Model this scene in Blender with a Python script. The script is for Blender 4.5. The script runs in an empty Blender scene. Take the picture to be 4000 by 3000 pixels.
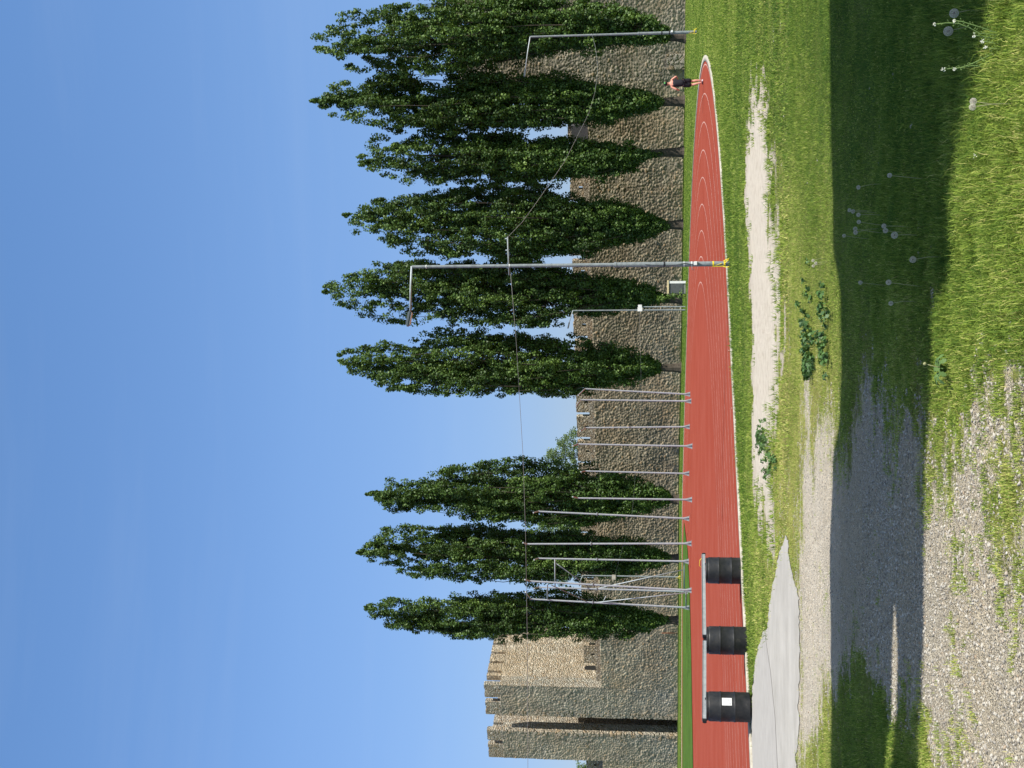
import bpy, bmesh, math, random
import numpy as np
from mathutils import Vector, Matrix, noise as mnoise

# ------------------------------------------------------------------ camera
F = 5300.0            # focal length in pixels of the 4000 x 3000 photograph (held sideways)
CAM_H = 1.7
PITCH = math.atan(600.0 / F)
cP, sP = math.cos(PITCH), math.sin(PITCH)
scene = bpy.context.scene
cam_data = bpy.data.cameras.new("camera")
cam = bpy.data.objects.new("camera", cam_data)
scene.collection.objects.link(cam)
cam_data.sensor_fit = 'HORIZONTAL'
cam_data.sensor_width = 36.0
cam_data.lens = 36.0 * F / 4000.0
cam_data.clip_start = 0.1
cam_data.clip_end = 6000.0
# the phone was turned on its side: image right is world down
fwd = Vector((0, cP, sP)); up = Vector((0, -sP, cP)); right = Vector((1, 0, 0))
m = Matrix.Identity(4)
for i in range(3):
    m[i][0] = -up[i]; m[i][1] = right[i]; m[i][2] = -fwd[i]
m[0][3], m[1][3], m[2][3] = 0.0, 0.0, CAM_H
cam.matrix_world = m
scene.camera = cam

# ------------------------------------------------------------------ light
SUN_AZ = math.radians(129.0)      # from +Y clockwise
SUN_EL = math.radians(50.0)
sun_from = Vector((math.sin(SUN_AZ) * math.cos(SUN_EL), math.cos(SUN_AZ) * math.cos(SUN_EL), math.sin(SUN_EL)))
world = bpy.data.worlds.new("World"); scene.world = world
world.use_nodes = True
wn = world.node_tree; wn.nodes.clear()
sky = wn.nodes.new("ShaderNodeTexSky"); sky.sky_type = 'NISHITA'; sky.sun_disc = False
sky.sun_elevation = SUN_EL; sky.sun_rotation = SUN_AZ
sky.altitude = 50; sky.air_density = 1.0; sky.dust_density = 0.6; sky.ozone_density = 3.0
bg = wn.nodes.new("ShaderNodeBackground"); bg.inputs[1].default_value = 0.14
wo = wn.nodes.new("ShaderNodeOutputWorld")
wb = wn.nodes.new("ShaderNodeMix"); wb.data_type = 'RGBA'; wb.blend_type = 'MULTIPLY'; wb.inputs[0].default_value = 1.0
tcn = wn.nodes.new("ShaderNodeTexCoord"); spn = wn.nodes.new("ShaderNodeSeparateXYZ"); wn.links.new(tcn.outputs["Generated"], spn.inputs[0])
rpn = wn.nodes.new("ShaderNodeValToRGB"); wn.links.new(spn.outputs[2], rpn.inputs[0])      # sky tint: darkened low down, warmed overhead to fill the shade
for _ in range(3): rpn.color_ramp.elements.new(.5)
for e_, (p_, c_) in zip(rpn.color_ramp.elements, ((0.0, (.44, .44, .58)), (.092, (.47, .50, .63)), (.265, (.60, .69, .82)), (.45, (.63, .79, .93)), (.65, (1.28, 1.05, .78)))):
    e_.position = p_; e_.color = (*c_, 1)
wn.links.new(rpn.outputs[0], wb.inputs[7])
mpn = wn.nodes.new("ShaderNodeMapping"); mpn.inputs[3].default_value = (1.2, 1.2, 16); mpn.inputs[2].default_value = (0, .12, 0); wn.links.new(tcn.outputs["Generated"], mpn.inputs[0])
cin = wn.nodes.new("ShaderNodeTexNoise"); cin.inputs["Scale"].default_value = 1.6; cin.inputs["Detail"].default_value = 6; cin.inputs["Roughness"].default_value = .6; wn.links.new(mpn.outputs[0], cin.inputs[0])
cir = wn.nodes.new("ShaderNodeValToRGB"); cir.color_ramp.elements[0].position = .52; cir.color_ramp.elements[0].color = (0, 0, 0, 1); cir.color_ramp.elements[1].position = .80; cir.color_ramp.elements[1].color = (.05, .05, .05, 1); wn.links.new(cin.outputs[0], cir.inputs[0])
wc = wn.nodes.new("ShaderNodeMix"); wc.data_type = 'RGBA'; wc.inputs[7].default_value = (3.2, 3.6, 4.2, 1)     # faint cirrus veils
wn.links.new(cir.outputs[0], wc.inputs[0]); wn.links.new(wb.outputs[2], wc.inputs[6])
wn.links.new(sky.outputs[0], wb.inputs[6]); wn.links.new(wc.outputs[2], bg.inputs[0]); wn.links.new(bg.outputs[0], wo.inputs[0])
sd = bpy.data.lights.new("sun", 'SUN'); sd.energy = 4.6; sd.angle = math.radians(0.53); sd.color = (1.0, 0.955, 0.88)
so = bpy.data.objects.new("sun", sd); scene.collection.objects.link(so)
so.rotation_euler = sun_from.to_track_quat('Z', 'Y').to_euler()
scene.view_settings.view_transform = 'Standard'
scene.view_settings.look = 'None'
scene.view_settings.exposure = 0.55
scene.view_settings.gamma = 1.0

rnd = random.Random(7)
rng = np.random.default_rng(11)
COL = scene.collection

# ------------------------------------------------------------------ surveying helpers (photo X right 0-3000, V down 0-4000)
def ray(X, V):
    cx = (X - 1500.0) / F; cy = (2000.0 - V) / F
    return Vector((cx, cP - cy * sP, sP + cy * cP))
def at(X, V, y):
    d = ray(X, V); t = y / d.y
    return Vector((d.x * t, y, CAM_H + d.z * t))
def gp(X, V, z=0.0):
    d = ray(X, V); t = (z - CAM_H) / d.z
    return Vector((d.x * t, d.y * t, z))
G_X = [-60, -46, -10, 5, 20, 36, 60]; G_Z = [.32, .32, .35, .13, .03, -.17, -.2]
def gz(x, y):
    s = np.clip((np.asarray(y, float) - 60.0) / 42.0, 0, 1); s = s * s * (3 - 2 * s)
    return s * np.interp(x, G_X, G_Z)
def gpg(X, V):
    z = 0.0
    for _ in range(8):
        p = gp(X, V, z); z = 0.5 * z + 0.5 * float(gz(p.x, p.y))
    return gp(X, V, z)
def topix(x, y, z):
    z = z - CAM_H
    f = y * cP + z * sP; u = -y * sP + z * cP
    f = np.maximum(f, 0.05)
    return 1500 + F * x / f, 2000 - F * u / f

# ------------------------------------------------------------------ object helpers
def tag(o, label=None, cat=None, group=None, kind=None):
    if label: o["label"] = label
    if cat: o["category"] = cat
    if group: o["group"] = group
    if kind: o["kind"] = kind
    return o
def empty(name, loc, label, cat, group=None, rz=0.0):
    o = bpy.data.objects.new(name, None); COL.objects.link(o)
    o.empty_display_size = 0.2
    o.location = loc; o.rotation_euler = (0, 0, rz)
    return tag(o, label, cat, group)
def link(name, me, mat, parent=None, smooth=False):
    o = bpy.data.objects.new(name, me); COL.objects.link(o)
    if mat is not None and not me.materials: me.materials.append(mat)
    if parent: o.parent = parent
    if smooth: me.polygons.foreach_set("use_smooth", [True] * len(me.polygons))
    return o
def npmesh(name, verts, faces, attrs=None):
    """faces: (n,k) int array, all of the same size"""
    verts = np.asarray(verts, np.float32); faces = np.asarray(faces, np.int32)
    me = bpy.data.meshes.new(name)
    n, k = faces.shape
    me.vertices.add(len(verts)); me.vertices.foreach_set("co", verts.ravel())
    me.loops.add(n * k); me.loops.foreach_set("vertex_index", faces.ravel())
    me.polygons.add(n); me.polygons.foreach_set("loop_start", np.arange(0, n * k, k, dtype=np.int32))
    me.update(calc_edges=True)
    if attrs:
        for an, av in attrs.items():
            a = me.attributes.new(an, 'FLOAT', 'POINT'); a.data.foreach_set("value", np.asarray(av, np.float32))
    return me
def bm_mesh(name, bm):
    bmesh.ops.recalc_face_normals(bm, faces=bm.faces)
    me = bpy.data.meshes.new(name); bm.to_mesh(me); bm.free(); return me
def add_box(bm, lo, hi, mtx=None, bevel=0.0):
    vs = []
    for x in (lo[0], hi[0]):
        for y in (lo[1], hi[1]):
            for z in (lo[2], hi[2]):
                v = Vector((x, y, z)); vs.append(bm.verts.new(mtx @ v if mtx else v))
    fs = [(0,1,3,2),(4,6,7,5),(0,4,5,1),(2,3,7,6),(0,2,6,4),(1,5,7,3)]
    out = [bm.faces.new([vs[i] for i in f]) for f in fs]
    if bevel:
        ed = list({e for f in out for e in f.edges})
        bmesh.ops.bevel(bm, geom=ed, offset=bevel, segments=2, affect='EDGES')
def add_tube(bm, pts, radii, n=10, cap=True):
    pts = [Vector(p) for p in pts]
    if not hasattr(radii, '__len__'): radii = [radii] * len(pts)
    rings = []; ref = None
    for i, p in enumerate(pts):
        a = pts[max(i - 1, 0)]; b = pts[min(i + 1, len(pts) - 1)]
        t = (b - a).normalized()
        if ref is None:
            ref = Vector((0, 0, 1)).cross(t)
            if ref.length < .05: ref = Vector((1, 0, 0)).cross(t)
        s = (ref - t * ref.dot(t)).normalized(); ref = s
        q = t.cross(s)
        rings.append([bm.verts.new(p + (s * math.cos(2 * math.pi * k / n) + q * math.sin(2 * math.pi * k / n)) * radii[i]) for k in range(n)])
    for r0, r1 in zip(rings, rings[1:]):
        for k in range(n):
            bm.faces.new((r0[k], r0[(k + 1) % n], r1[(k + 1) % n], r1[k]))
    if cap:
        bm.faces.new(list(reversed(rings[0]))); bm.faces.new(rings[-1])
def tube_obj(name, pts, radii, mat, parent=None, n=10, smooth=True):
    bm = bmesh.new(); add_tube(bm, pts, radii, n)
    return link(name, bm_mesh(name, bm), mat, parent, smooth)
def lathe(bm, prof, n=24, mtx=None):
    rings = []
    for r, z in prof:
        ring = []
        for k in range(n):
            a = 2 * math.pi * k / n; v = Vector((r * math.cos(a), r * math.sin(a), z))
            ring.append(bm.verts.new(mtx @ v if mtx else v))
        rings.append(ring)
    for r0, r1 in zip(rings, rings[1:]):
        for k in range(n): bm.faces.new((r0[k], r0[(k + 1) % n], r1[(k + 1) % n], r1[k]))
    bm.faces.new(list(reversed(rings[0]))); bm.faces.new(rings[-1])

# ------------------------------------------------------------------ material helpers
class NT:
    def __init__(s, name, rough=0.8, spec=0.3, metallic=0.0):
        s.m = bpy.data.materials.new(name); s.m.use_nodes = True
        s.t = s.m.node_tree; s.b = s.t.nodes["Principled BSDF"]
        s.b.inputs["Roughness"].default_value = rough
        s.b.inputs["Specular IOR Level"].default_value = spec
        s.b.inputs["Metallic"].default_value = metallic
        s.pos = None
    def n(s, kind, **kw):
        x = s.t.nodes.new(kind)
        for k, v in kw.items():
            if hasattr(x, k): setattr(x, k, v)
            else: x.inputs[k].default_value = v
        return x
    def l(s, a, b): s.t.links.new(a, b)
    def P(s):
        if s.pos is None: s.pos = s.n("ShaderNodeNewGeometry").outputs["Position"]
        return s.pos
    def mapped(s, scale):
        mp = s.n("ShaderNodeMapping"); s.l(s.P(), mp.inputs[0]); mp.inputs[3].default_value = scale; return mp.outputs[0]
    def noise(s, scale, detail=4, rough=.6, vec=None):
        x = s.n("ShaderNodeTexNoise"); x.inputs["Scale"].default_value = scale; x.inputs["Detail"].default_value = detail
        x.inputs["Roughness"].default_value = rough; s.l(vec or s.P(), x.inputs["Vector"]); return x.outputs[0]
    def vor(s, scale, feature='F1', vec=None, rand=1.0):
        x = s.n("ShaderNodeTexVoronoi"); x.feature = feature; x.inputs["Scale"].default_value = scale
        x.inputs["Randomness"].default_value = rand
        s.l(vec or s.P(), x.inputs["Vector"]); return x
    def ramp(s, fac, stops, interp='LINEAR'):
        x = s.n("ShaderNodeValToRGB"); r = x.color_ramp; r.interpolation = interp
        while len(r.elements) < len(stops): r.elements.new(0.5)
        for e, (p, c) in zip(r.elements, stops):
            e.position = p; e.color = (*c, 1) if hasattr(c, '__len__') else (c, c, c, 1)
        s.l(fac, x.inputs[0]); return x.outputs[0]
    def mix(s, fac, a, b, mode='MIX'):
        x = s.n("ShaderNodeMix"); x.data_type = 'RGBA'; x.blend_type = mode
        for sock, v in ((x.inputs[0], fac), (x.inputs[6], a), (x.inputs[7], b)):
            if hasattr(v, 'is_output'): s.l(v, sock)
            elif hasattr(v, '__len__'): sock.default_value = (*v, 1)
            else: sock.default_value = v
        return x.outputs[2]
    def math(s, op, a, b=0.0, clamp=False):
        x = s.n("ShaderNodeMath"); x.operation = op; x.use_clamp = clamp
        for sock, v in ((x.inputs[0], a), (x.inputs[1], b)):
            if hasattr(v, 'is_output'): s.l(v, sock)
            else: sock.default_value = v
        return x.outputs[0]
    def attr(s, name):
        x = s.n("ShaderNodeAttribute"); x.attribute_name = name; return x.outputs["Fac"]
    def color(s, c):
        if hasattr(c, 'is_output'): s.l(c, s.b.inputs["Base Color"])
        else: s.b.inputs["Base Color"].default_value = (*c, 1)
        return s
    def bump(s, h, strength=.5, dist=.05, prev=None):
        x = s.n("ShaderNodeBump"); x.inputs["Strength"].default_value = strength; x.inputs["Distance"].default_value = dist
        s.l(h, x.inputs["Height"])
        if prev: s.l(prev, x.inputs["Normal"])
        s.l(x.outputs[0], s.b.inputs["Normal"]); return x.outputs[0]

def simple(name, col, rough=.6, spec=.3, metallic=0., var=.15, scale=6.):
    t = NT(name, rough, spec, metallic)
    n = t.noise(scale, 5)
    a = tuple(c * (1 - var) for c in col); b = tuple(min(1, c * (1 + var)) for c in col)
    t.color(t.ramp(n, [(.3, a), (.7, b)])); return t.m

# masonry of rubble stone set in pale mortar
def stone_mat(name, dark, mid, light, mortar, scale=2.9, warm=(.46, .34, .21)):
    t = NT(name, .95, .1)
    wob = t.n("ShaderNodeTexNoise"); wob.inputs["Scale"].default_value = 1.7; wob.inputs["Detail"].default_value = 3; t.l(t.P(), wob.inputs["Vector"])
    vadd = t.n("ShaderNodeVectorMath"); vadd.operation = 'MULTIPLY_ADD'
    t.l(wob.outputs[1], vadd.inputs[0]); vadd.inputs[1].default_value = (.35, .35, .35); t.l(t.mapped((1, 1, 1.35)), vadd.inputs[2])
    vec = vadd.outputs[0]
    c = t.vor(scale, 'F1', vec); e = t.vor(scale, 'DISTANCE_TO_EDGE', vec)
    sep = t.n("ShaderNodeSeparateColor"); t.l(c.outputs["Color"], sep.inputs[0])
    col = t.ramp(sep.outputs[0], [(0., dark), (.35, mid), (.75, mid), (1., light)])
    col = t.mix(t.ramp(sep.outputs[1], [(.72, 0.), (.8, .75)]), col, warm)
    big = t.noise(.22, 5)
    col = t.mix(t.ramp(big, [(.42, 0.), (.72, .75)]), col, warm, 'MIX')
    streak = t.noise(1., 4, .6, t.mapped((.8, .8, .1)))
    col = t.mix(t.ramp(streak, [(.5, 0.), (.78, .4)]), col, (.13, .12, .10))
    col = t.mix(.6, col, t.ramp(t.noise(14, 4), [(.3, .55), (.7, 1.25)]), 'MULTIPLY')
    mm = t.ramp(e.outputs["Distance"], [(.02, 1.), (.09, 0.)])
    mj = t.math('MULTIPLY', mm, t.ramp(t.noise(.9, 3), [(.35, .35), (.6, 1.)]))
    t.color(t.mix(mj, col, mortar))
    h = t.ramp(e.outputs["Distance"], [(0., 0.), (.22, .8), (.5, 1.)])
    h2 = t.math('ADD', h, t.math('MULTIPLY', sep.outputs[2], .5))
    h3 = t.math('ADD', h2, t.math('MULTIPLY', t.noise(9, 4), .6))
    t.bump(h3, 1.0, .26)
    return t.m

M = {}
M['stone'] = stone_mat("rubble_masonry", (.28, .265, .21), (.55, .50, .385), (.78, .70, .54), (.80, .69, .52))
M['stone_grey'] = stone_mat("grey_masonry", (.28, .27, .225), (.52, .49, .40), (.72, .67, .54), (.76, .67, .52), 3.4)
M['stone_warm'] = stone_mat("warm_masonry", (.26, .20, .13), (.55, .46, .335), (.80, .71, .56), (.82, .72, .55), 3.2, (.55, .40, .24))
M['quoin'] = stone_mat("dressed_stone", (.27, .26, .21), (.36, .34, .27), (.45, .41, .32), (.5, .44, .35), 1.6)
M['dark_hole'] = simple("dark_opening", (.02, .018, .015), .95)  # shade inside the tower doorway, put into the colour
M['steel'] = simple("galvanised_steel", (.36, .40, .41), .5, .4, .15, .15, 8)
M['steel_dull'] = simple("weathered_steel", (.24, .265, .27), .6, .35, .15, .25, 9)
M['white_paint'] = simple("white_paint", (.75, .75, .72), .5)
M['lamp_glass'] = simple("lamp_body", (.10, .12, .13), .35, .5)
M['yellow_tape'] = simple("yellow_tape", (.80, .62, .03), .45, .4, 0, .1)
M['black_cable'] = simple("black_cable", (.025, .025, .028), .6)
M['rope'] = simple("steel_cable", (.22, .22, .21), .5, .4)
t = NT('black_plastic', .5, .4); t.color(t.ramp(t.noise(7, 6, .75), [(.4, (.010, .011, .012)), (.62, (.022, .022, .022)), (.78, (.07, .065, .055))])); t.l(t.ramp(t.noise(9, 4), [(.3, .38), (.7, .72)]), t.b.inputs['Roughness']); M['black_plastic'] = t.m
M['rust'] = simple("rusty_iron", (.20, .08, .04), .85)
M['bark'] = simple("poplar_bark", (.075, .062, .048), .95, .1, 0, .45, 5)
M['roof_sheet'] = simple("roof_sheet", (.32, .33, .34), .6)

def leaf_mat(name, c1, c2, c3, trans=.25, rough=.55, spec=.35):
    t = NT(name, rough, spec)
    a = t.attr("tint")
    col = t.ramp(a, [(0., c1), (.55, c2), (1., c3)])
    t.color(col)
    tr = t.n("ShaderNodeBsdfTranslucent"); t.l(t.mix(.5, col, (.25, .35, .05), 'MIX'), tr.inputs[0])
    mx = t.n("ShaderNodeMixShader"); mx.inputs[0].default_value = trans
    out = t.t.nodes["Material Output"]
    t.l(t.b.outputs[0], mx.inputs[1]); t.l(tr.outputs[0], mx.inputs[2]); t.l(mx.outputs[0], out.inputs[0])
    return t.m
M['poplar_leaf'] = leaf_mat("poplar_leaf", (.026, .054, .014), (.070, .135, .025), (.17, .26, .052), .16)
M['feather_leaf'] = leaf_mat("pale_leaf", (.09, .14, .06), (.15, .22, .09), (.22, .30, .13), .3)
M['grass_blade'] = leaf_mat("grass_blade", (.05, .115, .018), (.28, .375, .058), (.64, .58, .22), .22, .75, .1)
M['weed_leaf'] = leaf_mat("weed_leaf", (.04, .09, .03), (.075, .16, .04), (.13, .24, .06), .15)

# ------------------------------------------------------------------ ground
def sd_poly(px, py, poly):
    """signed distance (positive inside)"""
    poly = np.asarray(poly, float); n = len(poly)
    d = np.full(px.shape, 1e9); inside = np.zeros(px.shape, bool)
    for i in range(n):
        ax, ay = poly[i]; bx, by = poly[(i + 1) % n]
        ex, ey = bx - ax, by - ay
        wx, wy = px - ax, py - ay
        tt = np.clip((wx * ex + wy * ey) / (ex * ex + ey * ey + 1e-12), 0, 1)
        d = np.minimum(d, np.hypot(wx - ex * tt, wy - ey * tt))
        c = ((ay > py) != (by > py)) & (px < (bx - ax) * (py - ay) / ((by - ay) if abs(by - ay) > 1e-9 else 1e-9) + ax)
        inside ^= c
    return np.where(inside, d, -d)
def world_poly(pts): return [(gp(3000 - y, v).x, gp(3000 - y, v).y) for v, y in pts]   # (V, y) pairs read off the photograph

SAND = world_poly([(2951,285),(2935,350),(2923,450),(2914,560),(2910,700),(2906,800),(2912,900),(2925,1000),(2931,1200),(2936,1400),
    (2934,1600),(2937,1800),(2945,1900),(2950,2000),(2962,2060),(2985,2040),(2992,2060),(3018,2118),(3017,2000),(3014,1900),(3011,1800),(3022,1700),(3037,1600),
    (3040,1500),(3043,1400),(3056,1300),(3060,1200),(3054,1100),(3046,1000),(3030,900),(3011,800),(3019,700),(3014,600),(3006,500),(2992,400),(2980,310)])
TV = [2850, 2900, 2950, 3000, 3050, 3100, 3150, 3200, 3250, 3300, 3400, 3500, 3600, 3700, 3800, 3900, 4000]
TY = [0, 500, 1000, 1250, 1500, 1750, 2000, 2250, 2500, 2750, 3000]
COVER = np.array([
 [1,1,1,1,1,1,1,1,1,1,1],[1,1,1,1,1,1,1,1,1,1,1],[1,1,1,.95,.9,.9,.95,1,1,1,1],[1,1,1,.9,.85,.85,.85,.9,1,1,1],
 [1,1,.95,.9,.85,.85,.85,.85,.9,1,1],[1,1,1,.95,.85,.75,.75,.5,.5,.3,.3],[1,1,1,.95,.65,.45,.3,.15,.1,.3,.7],
 [1,1,1,.9,.5,.38,.12,.05,.05,.6,.9],[1,1,1,.9,.5,.32,.08,.02,.1,.75,1],[1,1,1,.95,.58,.36,.06,.0,.2,.95,1],
 [1,1,1,.95,.62,.36,.06,0,.06,.85,1],[1,1,1,.95,.62,.33,.06,0,.02,.35,.85],[1,1,1,1,.7,.4,.22,.1,.02,.2,.7],
 [1,1,1,.95,.8,.5,.38,.22,.12,.08,.35],[1,1,1,.9,.62,.42,.4,.4,.12,.08,.1],[1,1,.97,.9,.58,.46,.55,.3,.15,.08,.08],[1,1,.9,.8,.55,.45,.4,.3,.2,.1,.1]])
DRY = np.array([
 [.38,.3,.1,.05,.05,.05,.05,.05,.05,.05,.05],[.2,.15,.2,.2,.2,.15,.15,.2,.1,.1,.1],[.25,.2,.5,.6,.6,.6,.5,.5,.4,.3,.2],[.2,.2,.6,.7,.75,.75,.65,.65,.5,.5,.4],
 [.2,.25,.6,.7,.8,.85,.8,.7,.6,.5,.5],[.15,.2,.5,.65,.75,.85,.8,.7,.7,.7,.6],[.12,.15,.4,.55,.7,.8,.8,.7,.7,.7,.7],
 [.1,.12,.35,.45,.7,.75,.7,.7,.7,.75,.7],[.1,.12,.3,.4,.6,.7,.7,.7,.7,.65,.5],[.1,.1,.2,.25,.4,.45,.5,.5,.4,.3,.2],
 [.1,.1,.2,.25,.4,.45,.5,.5,.4,.3,.15],[.1,.1,.2,.25,.4,.45,.5,.5,.5,.5,.4],[.15,.15,.25,.35,.5,.6,.6,.6,.6,.5,.5],
 [.1,.12,.2,.4,.5,.6,.6,.65,.7,.7,.6],[.1,.15,.35,.5,.5,.6,.5,.5,.7,.7,.7],[.15,.25,.45,.5,.5,.6,.5,.6,.7,.7,.7],[.35,.4,.5,.5,.5,.6,.6,.6,.7,.7,.7]])
def table(T, x, y):
    X, V = topix(x, y, 0.0)
    yy = np.clip(3000 - X, 0, 2999.9); V = np.clip(V, 2850, 3999.9)
    i = np.clip(np.searchsorted(TV, V, side='right') - 1, 0, len(TV) - 2); j = np.clip(np.searchsorted(TY, yy, side='right') - 1, 0, len(TY) - 2)
    tv = np.array(TV); ty = np.array(TY)
    fv = (V - tv[i]) / (tv[i + 1] - tv[i]); fy = (yy - ty[j]) / (ty[j + 1] - ty[j])
    return (T[i, j] * (1 - fv) * (1 - fy) + T[i + 1, j] * fv * (1 - fy) + T[i, j + 1] * (1 - fv) * fy + T[i + 1, j + 1] * fv * fy)

def vnoise(x, y, s, seed=0):
    """cheap value noise, vectorised"""
    x = np.asarray(x) * s + seed * 17.3; y = np.asarray(y) * s + seed * 9.1
    xi = np.floor(x).astype(np.int64); yi = np.floor(y).astype(np.int64); fx = x - xi; fy = y - yi
    fx = fx * fx * (3 - 2 * fx); fy = fy * fy * (3 - 2 * fy)
    def h(a, b):
        n = (a * 374761393 + b * 668265263 + seed * 1442695041) & 0xffffffff
        n = ((n ^ (n >> 13)) * 1274126177) & 0xffffffff
        return ((n ^ (n >> 16)) & 0xffff) / 65535.0
    return h(xi, yi) * (1 - fx) * (1 - fy) + h(xi + 1, yi) * fx * (1 - fy) + h(xi, yi + 1) * (1 - fx) * fy + h(xi + 1, yi + 1) * fx * fy
def relief(x, y):
    amp = np.clip((16.5 - np.asarray(y)) / 4, 0, 1)
    return amp * ((vnoise(x, y, .7, 1) - .5) * .06 + (vnoise(x, y, 2.3, 2) - .5) * .025)
def ground_z(x, y): return gz(x, y) + relief(x, y)

ys = np.concatenate([[-1500, -500, -150, -50, -15, -4], np.arange(0, 20, .14), np.arange(20, 60, .22), np.arange(60, 185, 1.5), [200, 260, 400, 800, 2500]])
xs = np.concatenate([[-2000, -700, -250, -120, -80, -55, -40, -30], np.arange(-22, -10, 1.), np.arange(-10, 12, .14), np.arange(12, 30, 1.), [30, 40, 55, 80, 120, 250, 700, 2000]])
gx, gy = np.meshgrid(xs, ys); nx, ny = len(xs), len(ys)
fx_, fy_ = gx.ravel(), gy.ravel()
fz_ = ground_z(fx_, fy_)
idx = np.arange(nx * ny).reshape(ny, nx)
faces = np.stack([idx[:-1, :-1], idx[:-1, 1:], idx[1:, 1:], idx[1:, :-1]], -1).reshape(-1, 4)
near = (fy_ > 3) & (fy_ < 60)
cov = np.where(near, table(COVER, fx_, fy_), 1.0); dry = np.where(near, table(DRY, fx_, fy_), .08)
sandv = np.clip(.5 + sd_poly(fx_, fy_, SAND) * .5, 0, 1)
def cover_at(x, y):
    c = table(COVER, x, y) + (vnoise(x, y, 1.3, 3) - .5) * .45 + (vnoise(x * .35, y, 5., 4) - .5) * .35
    sdn = sd_poly(x, y, SAND) + (vnoise(x, y, 1.8, 5) - .5) * 1.6
    c = np.where(sdn > -.15, c - np.clip(sdn, 0, 2) * 1.9 - .28, c)
    return c
cov2 = np.where(near, cover_at(fx_, fy_), 1.0)
_X, _V = topix(fx_, fy_, 0.0)
sandv = np.where(near, np.maximum(sandv, .62 * np.clip(1 - np.abs(_V - 3185) / 110, 0, 1) ** .5), sandv)
gme = npmesh("ground", np.stack([fx_, fy_, fz_], 1), faces, {"cover": cov2, "dry": dry, "sand": sandv})

t = NT("ground_mix", .95, .08)
c1 = t.vor(85); c2 = t.vor(150)
s1 = t.n("ShaderNodeSeparateColor"); t.l(c1.outputs["Color"], s1.inputs[0])
grav = t.ramp(s1.outputs[0], [(0., (.34, .29, .21)), (.25, (.45, .395, .30)), (.6, (.53, .465, .35)), (1., (.62, .56, .44))])
grav = t.mix(.5, grav, t.ramp(c2.outputs["Distance"], [(.1, 1.15), (.8, .55)]), 'MULTIPLY')
grav = t.mix(t.ramp(t.noise(.5, 5), [(.4, 0.), (.7, .55)]), grav, (.58, .48, .32))
sandc = t.ramp(t.noise(5, 6, .7), [(.3, (.58, .49, .37)), (.5, (.76, .68, .56)), (.8, (.83, .76, .64))])
bare = t.mix(t.math('ADD', t.attr("sand"), t.math('MULTIPLY', t.math('SUBTRACT', t.noise(3., 4), .5), .5), True), grav, sandc)
gn = t.noise(22, 5, .75)
gn2 = t.noise(1.3, 4)
lush = t.ramp(gn, [(.3, (.035, .075, .01)), (.5, (.085, .15, .02)), (.7, (.16, .24, .04))])
dryc = t.ramp(gn, [(.3, (.20, .19, .045)), (.5, (.38, .35, .10)), (.7, (.55, .50, .20))])
dmix = t.math('ADD', t.attr("dry"), t.math('MULTIPLY', t.math('SUBTRACT', gn2, .5), .9), True)
gcol = t.mix(dmix, lush, dryc)
gcol = t.mix(.75, gcol, t.ramp(t.noise(.45, 6, .7), [(.35, .60), (.65, 1.15)]), 'MULTIPLY')
cv = t.math('ADD', t.attr("cover"), t.math('MULTIPLY', t.math('SUBTRACT', t.noise(9, 4, .7), .5), 1.1))
cf = t.ramp(cv, [(.42, 0.), (.60, 1.)])
t.color(t.mix(cf, bare, gcol))
hh = t.mix(cf, t.ramp(c1.outputs["Distance"], [(0., 1.), (.7, 0.)]), t.math('MULTIPLY', t.noise(30, 4, .8), 2.2))
b1_ = t.bump(hh, .9, .03)
t.bump(t.mix(cf, t.noise(3.5, 5, .7), (0.5, 0.5, 0.5)), .7, .09, b1_)
tag(link("ground", gme, t.m), kind="structure")

# ------------------------------------------------------------------ running track
C = Vector((-31.1, 68.5)); R_OUT = 46.0
NR = Vector((.703, -.711)); SDIR = Vector((-.711, -.703))
A0 = math.atan2(NR.y, NR.x)
def ring_pt(r, q):
    """q < 0: down the near straight by -q metres; 0..pi: round the bend; > pi: back along the far straight"""
    if q < 0:   p = C + NR * r + SDIR * (-q)
    elif q <= math.pi:
        a = A0 + q; p = C + Vector((math.cos(a), math.sin(a))) * r
    else:       p = C - NR * r + SDIR * (q - math.pi)
    return p
QS = [-130, -90, -60, -40, -30, -20, -15, -10, -5] + [math.pi * i / 120 for i in range(121)] + [math.pi + v for v in (8, 16, 30, 60, 110)]
def ring_sheet(radii, dz, qs=QS):
    vs = []; fs = []
    for q in qs:
        for r in radii:
            p = ring_pt(r, q); vs.append((p.x, p.y, float(gz(p.x, p.y)) + dz))
    k = len(radii)
    for i in range(len(qs) - 1):
        for j in range(k - 1):
            a = i * k + j; fs.append((a, a + 1, a + k + 1, a + k))
    return vs, fs
vs, fs = ring_sheet([0.0, 6, 12, 18, 24, 30, 36, 41, R_OUT], .02)
t = NT("tartan_track", .95, .04)
nn = t.noise(60, 3, .7)
wear = t.noise(.35, 5, .6)
strk = t.noise(1., 4, .6, None)
base = t.ramp(nn, [(.3, (.205, .037, .022)), (.7, (.295, .062, .036))])
base = t.mix(t.ramp(wear, [(.4, 0.), (.7, .45)]), base, (.31, .085, .058))
base = t.mix(t.ramp(t.vor(2.2).outputs["Distance"], [(0.02, .6), (.035, 0.)]), base, (.62, .30, .24))
t.color(base); t.bump(nn, .4, .006)
M['tartan'] = t.m
tag(link("running_track", npmesh("running_track", vs, fs), M['tartan']), kind="structure")
t = NT("line_paint", .8, .2); t.color(t.ramp(t.noise(2.5, 5, .7), [(.35, (.36, .12, .09)), (.65, (.58, .40, .34))])); M['line'] = t.m
allv, allf = [], []
Rl = [R_OUT - .15 - 1.22 * k for k in range(9)]
QF = [-130, -90, -60, -40, -30, -20, -10] + [math.pi * i / 300 for i in range(301)] + [math.pi + v for v in (8, 30, 110)]
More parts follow.
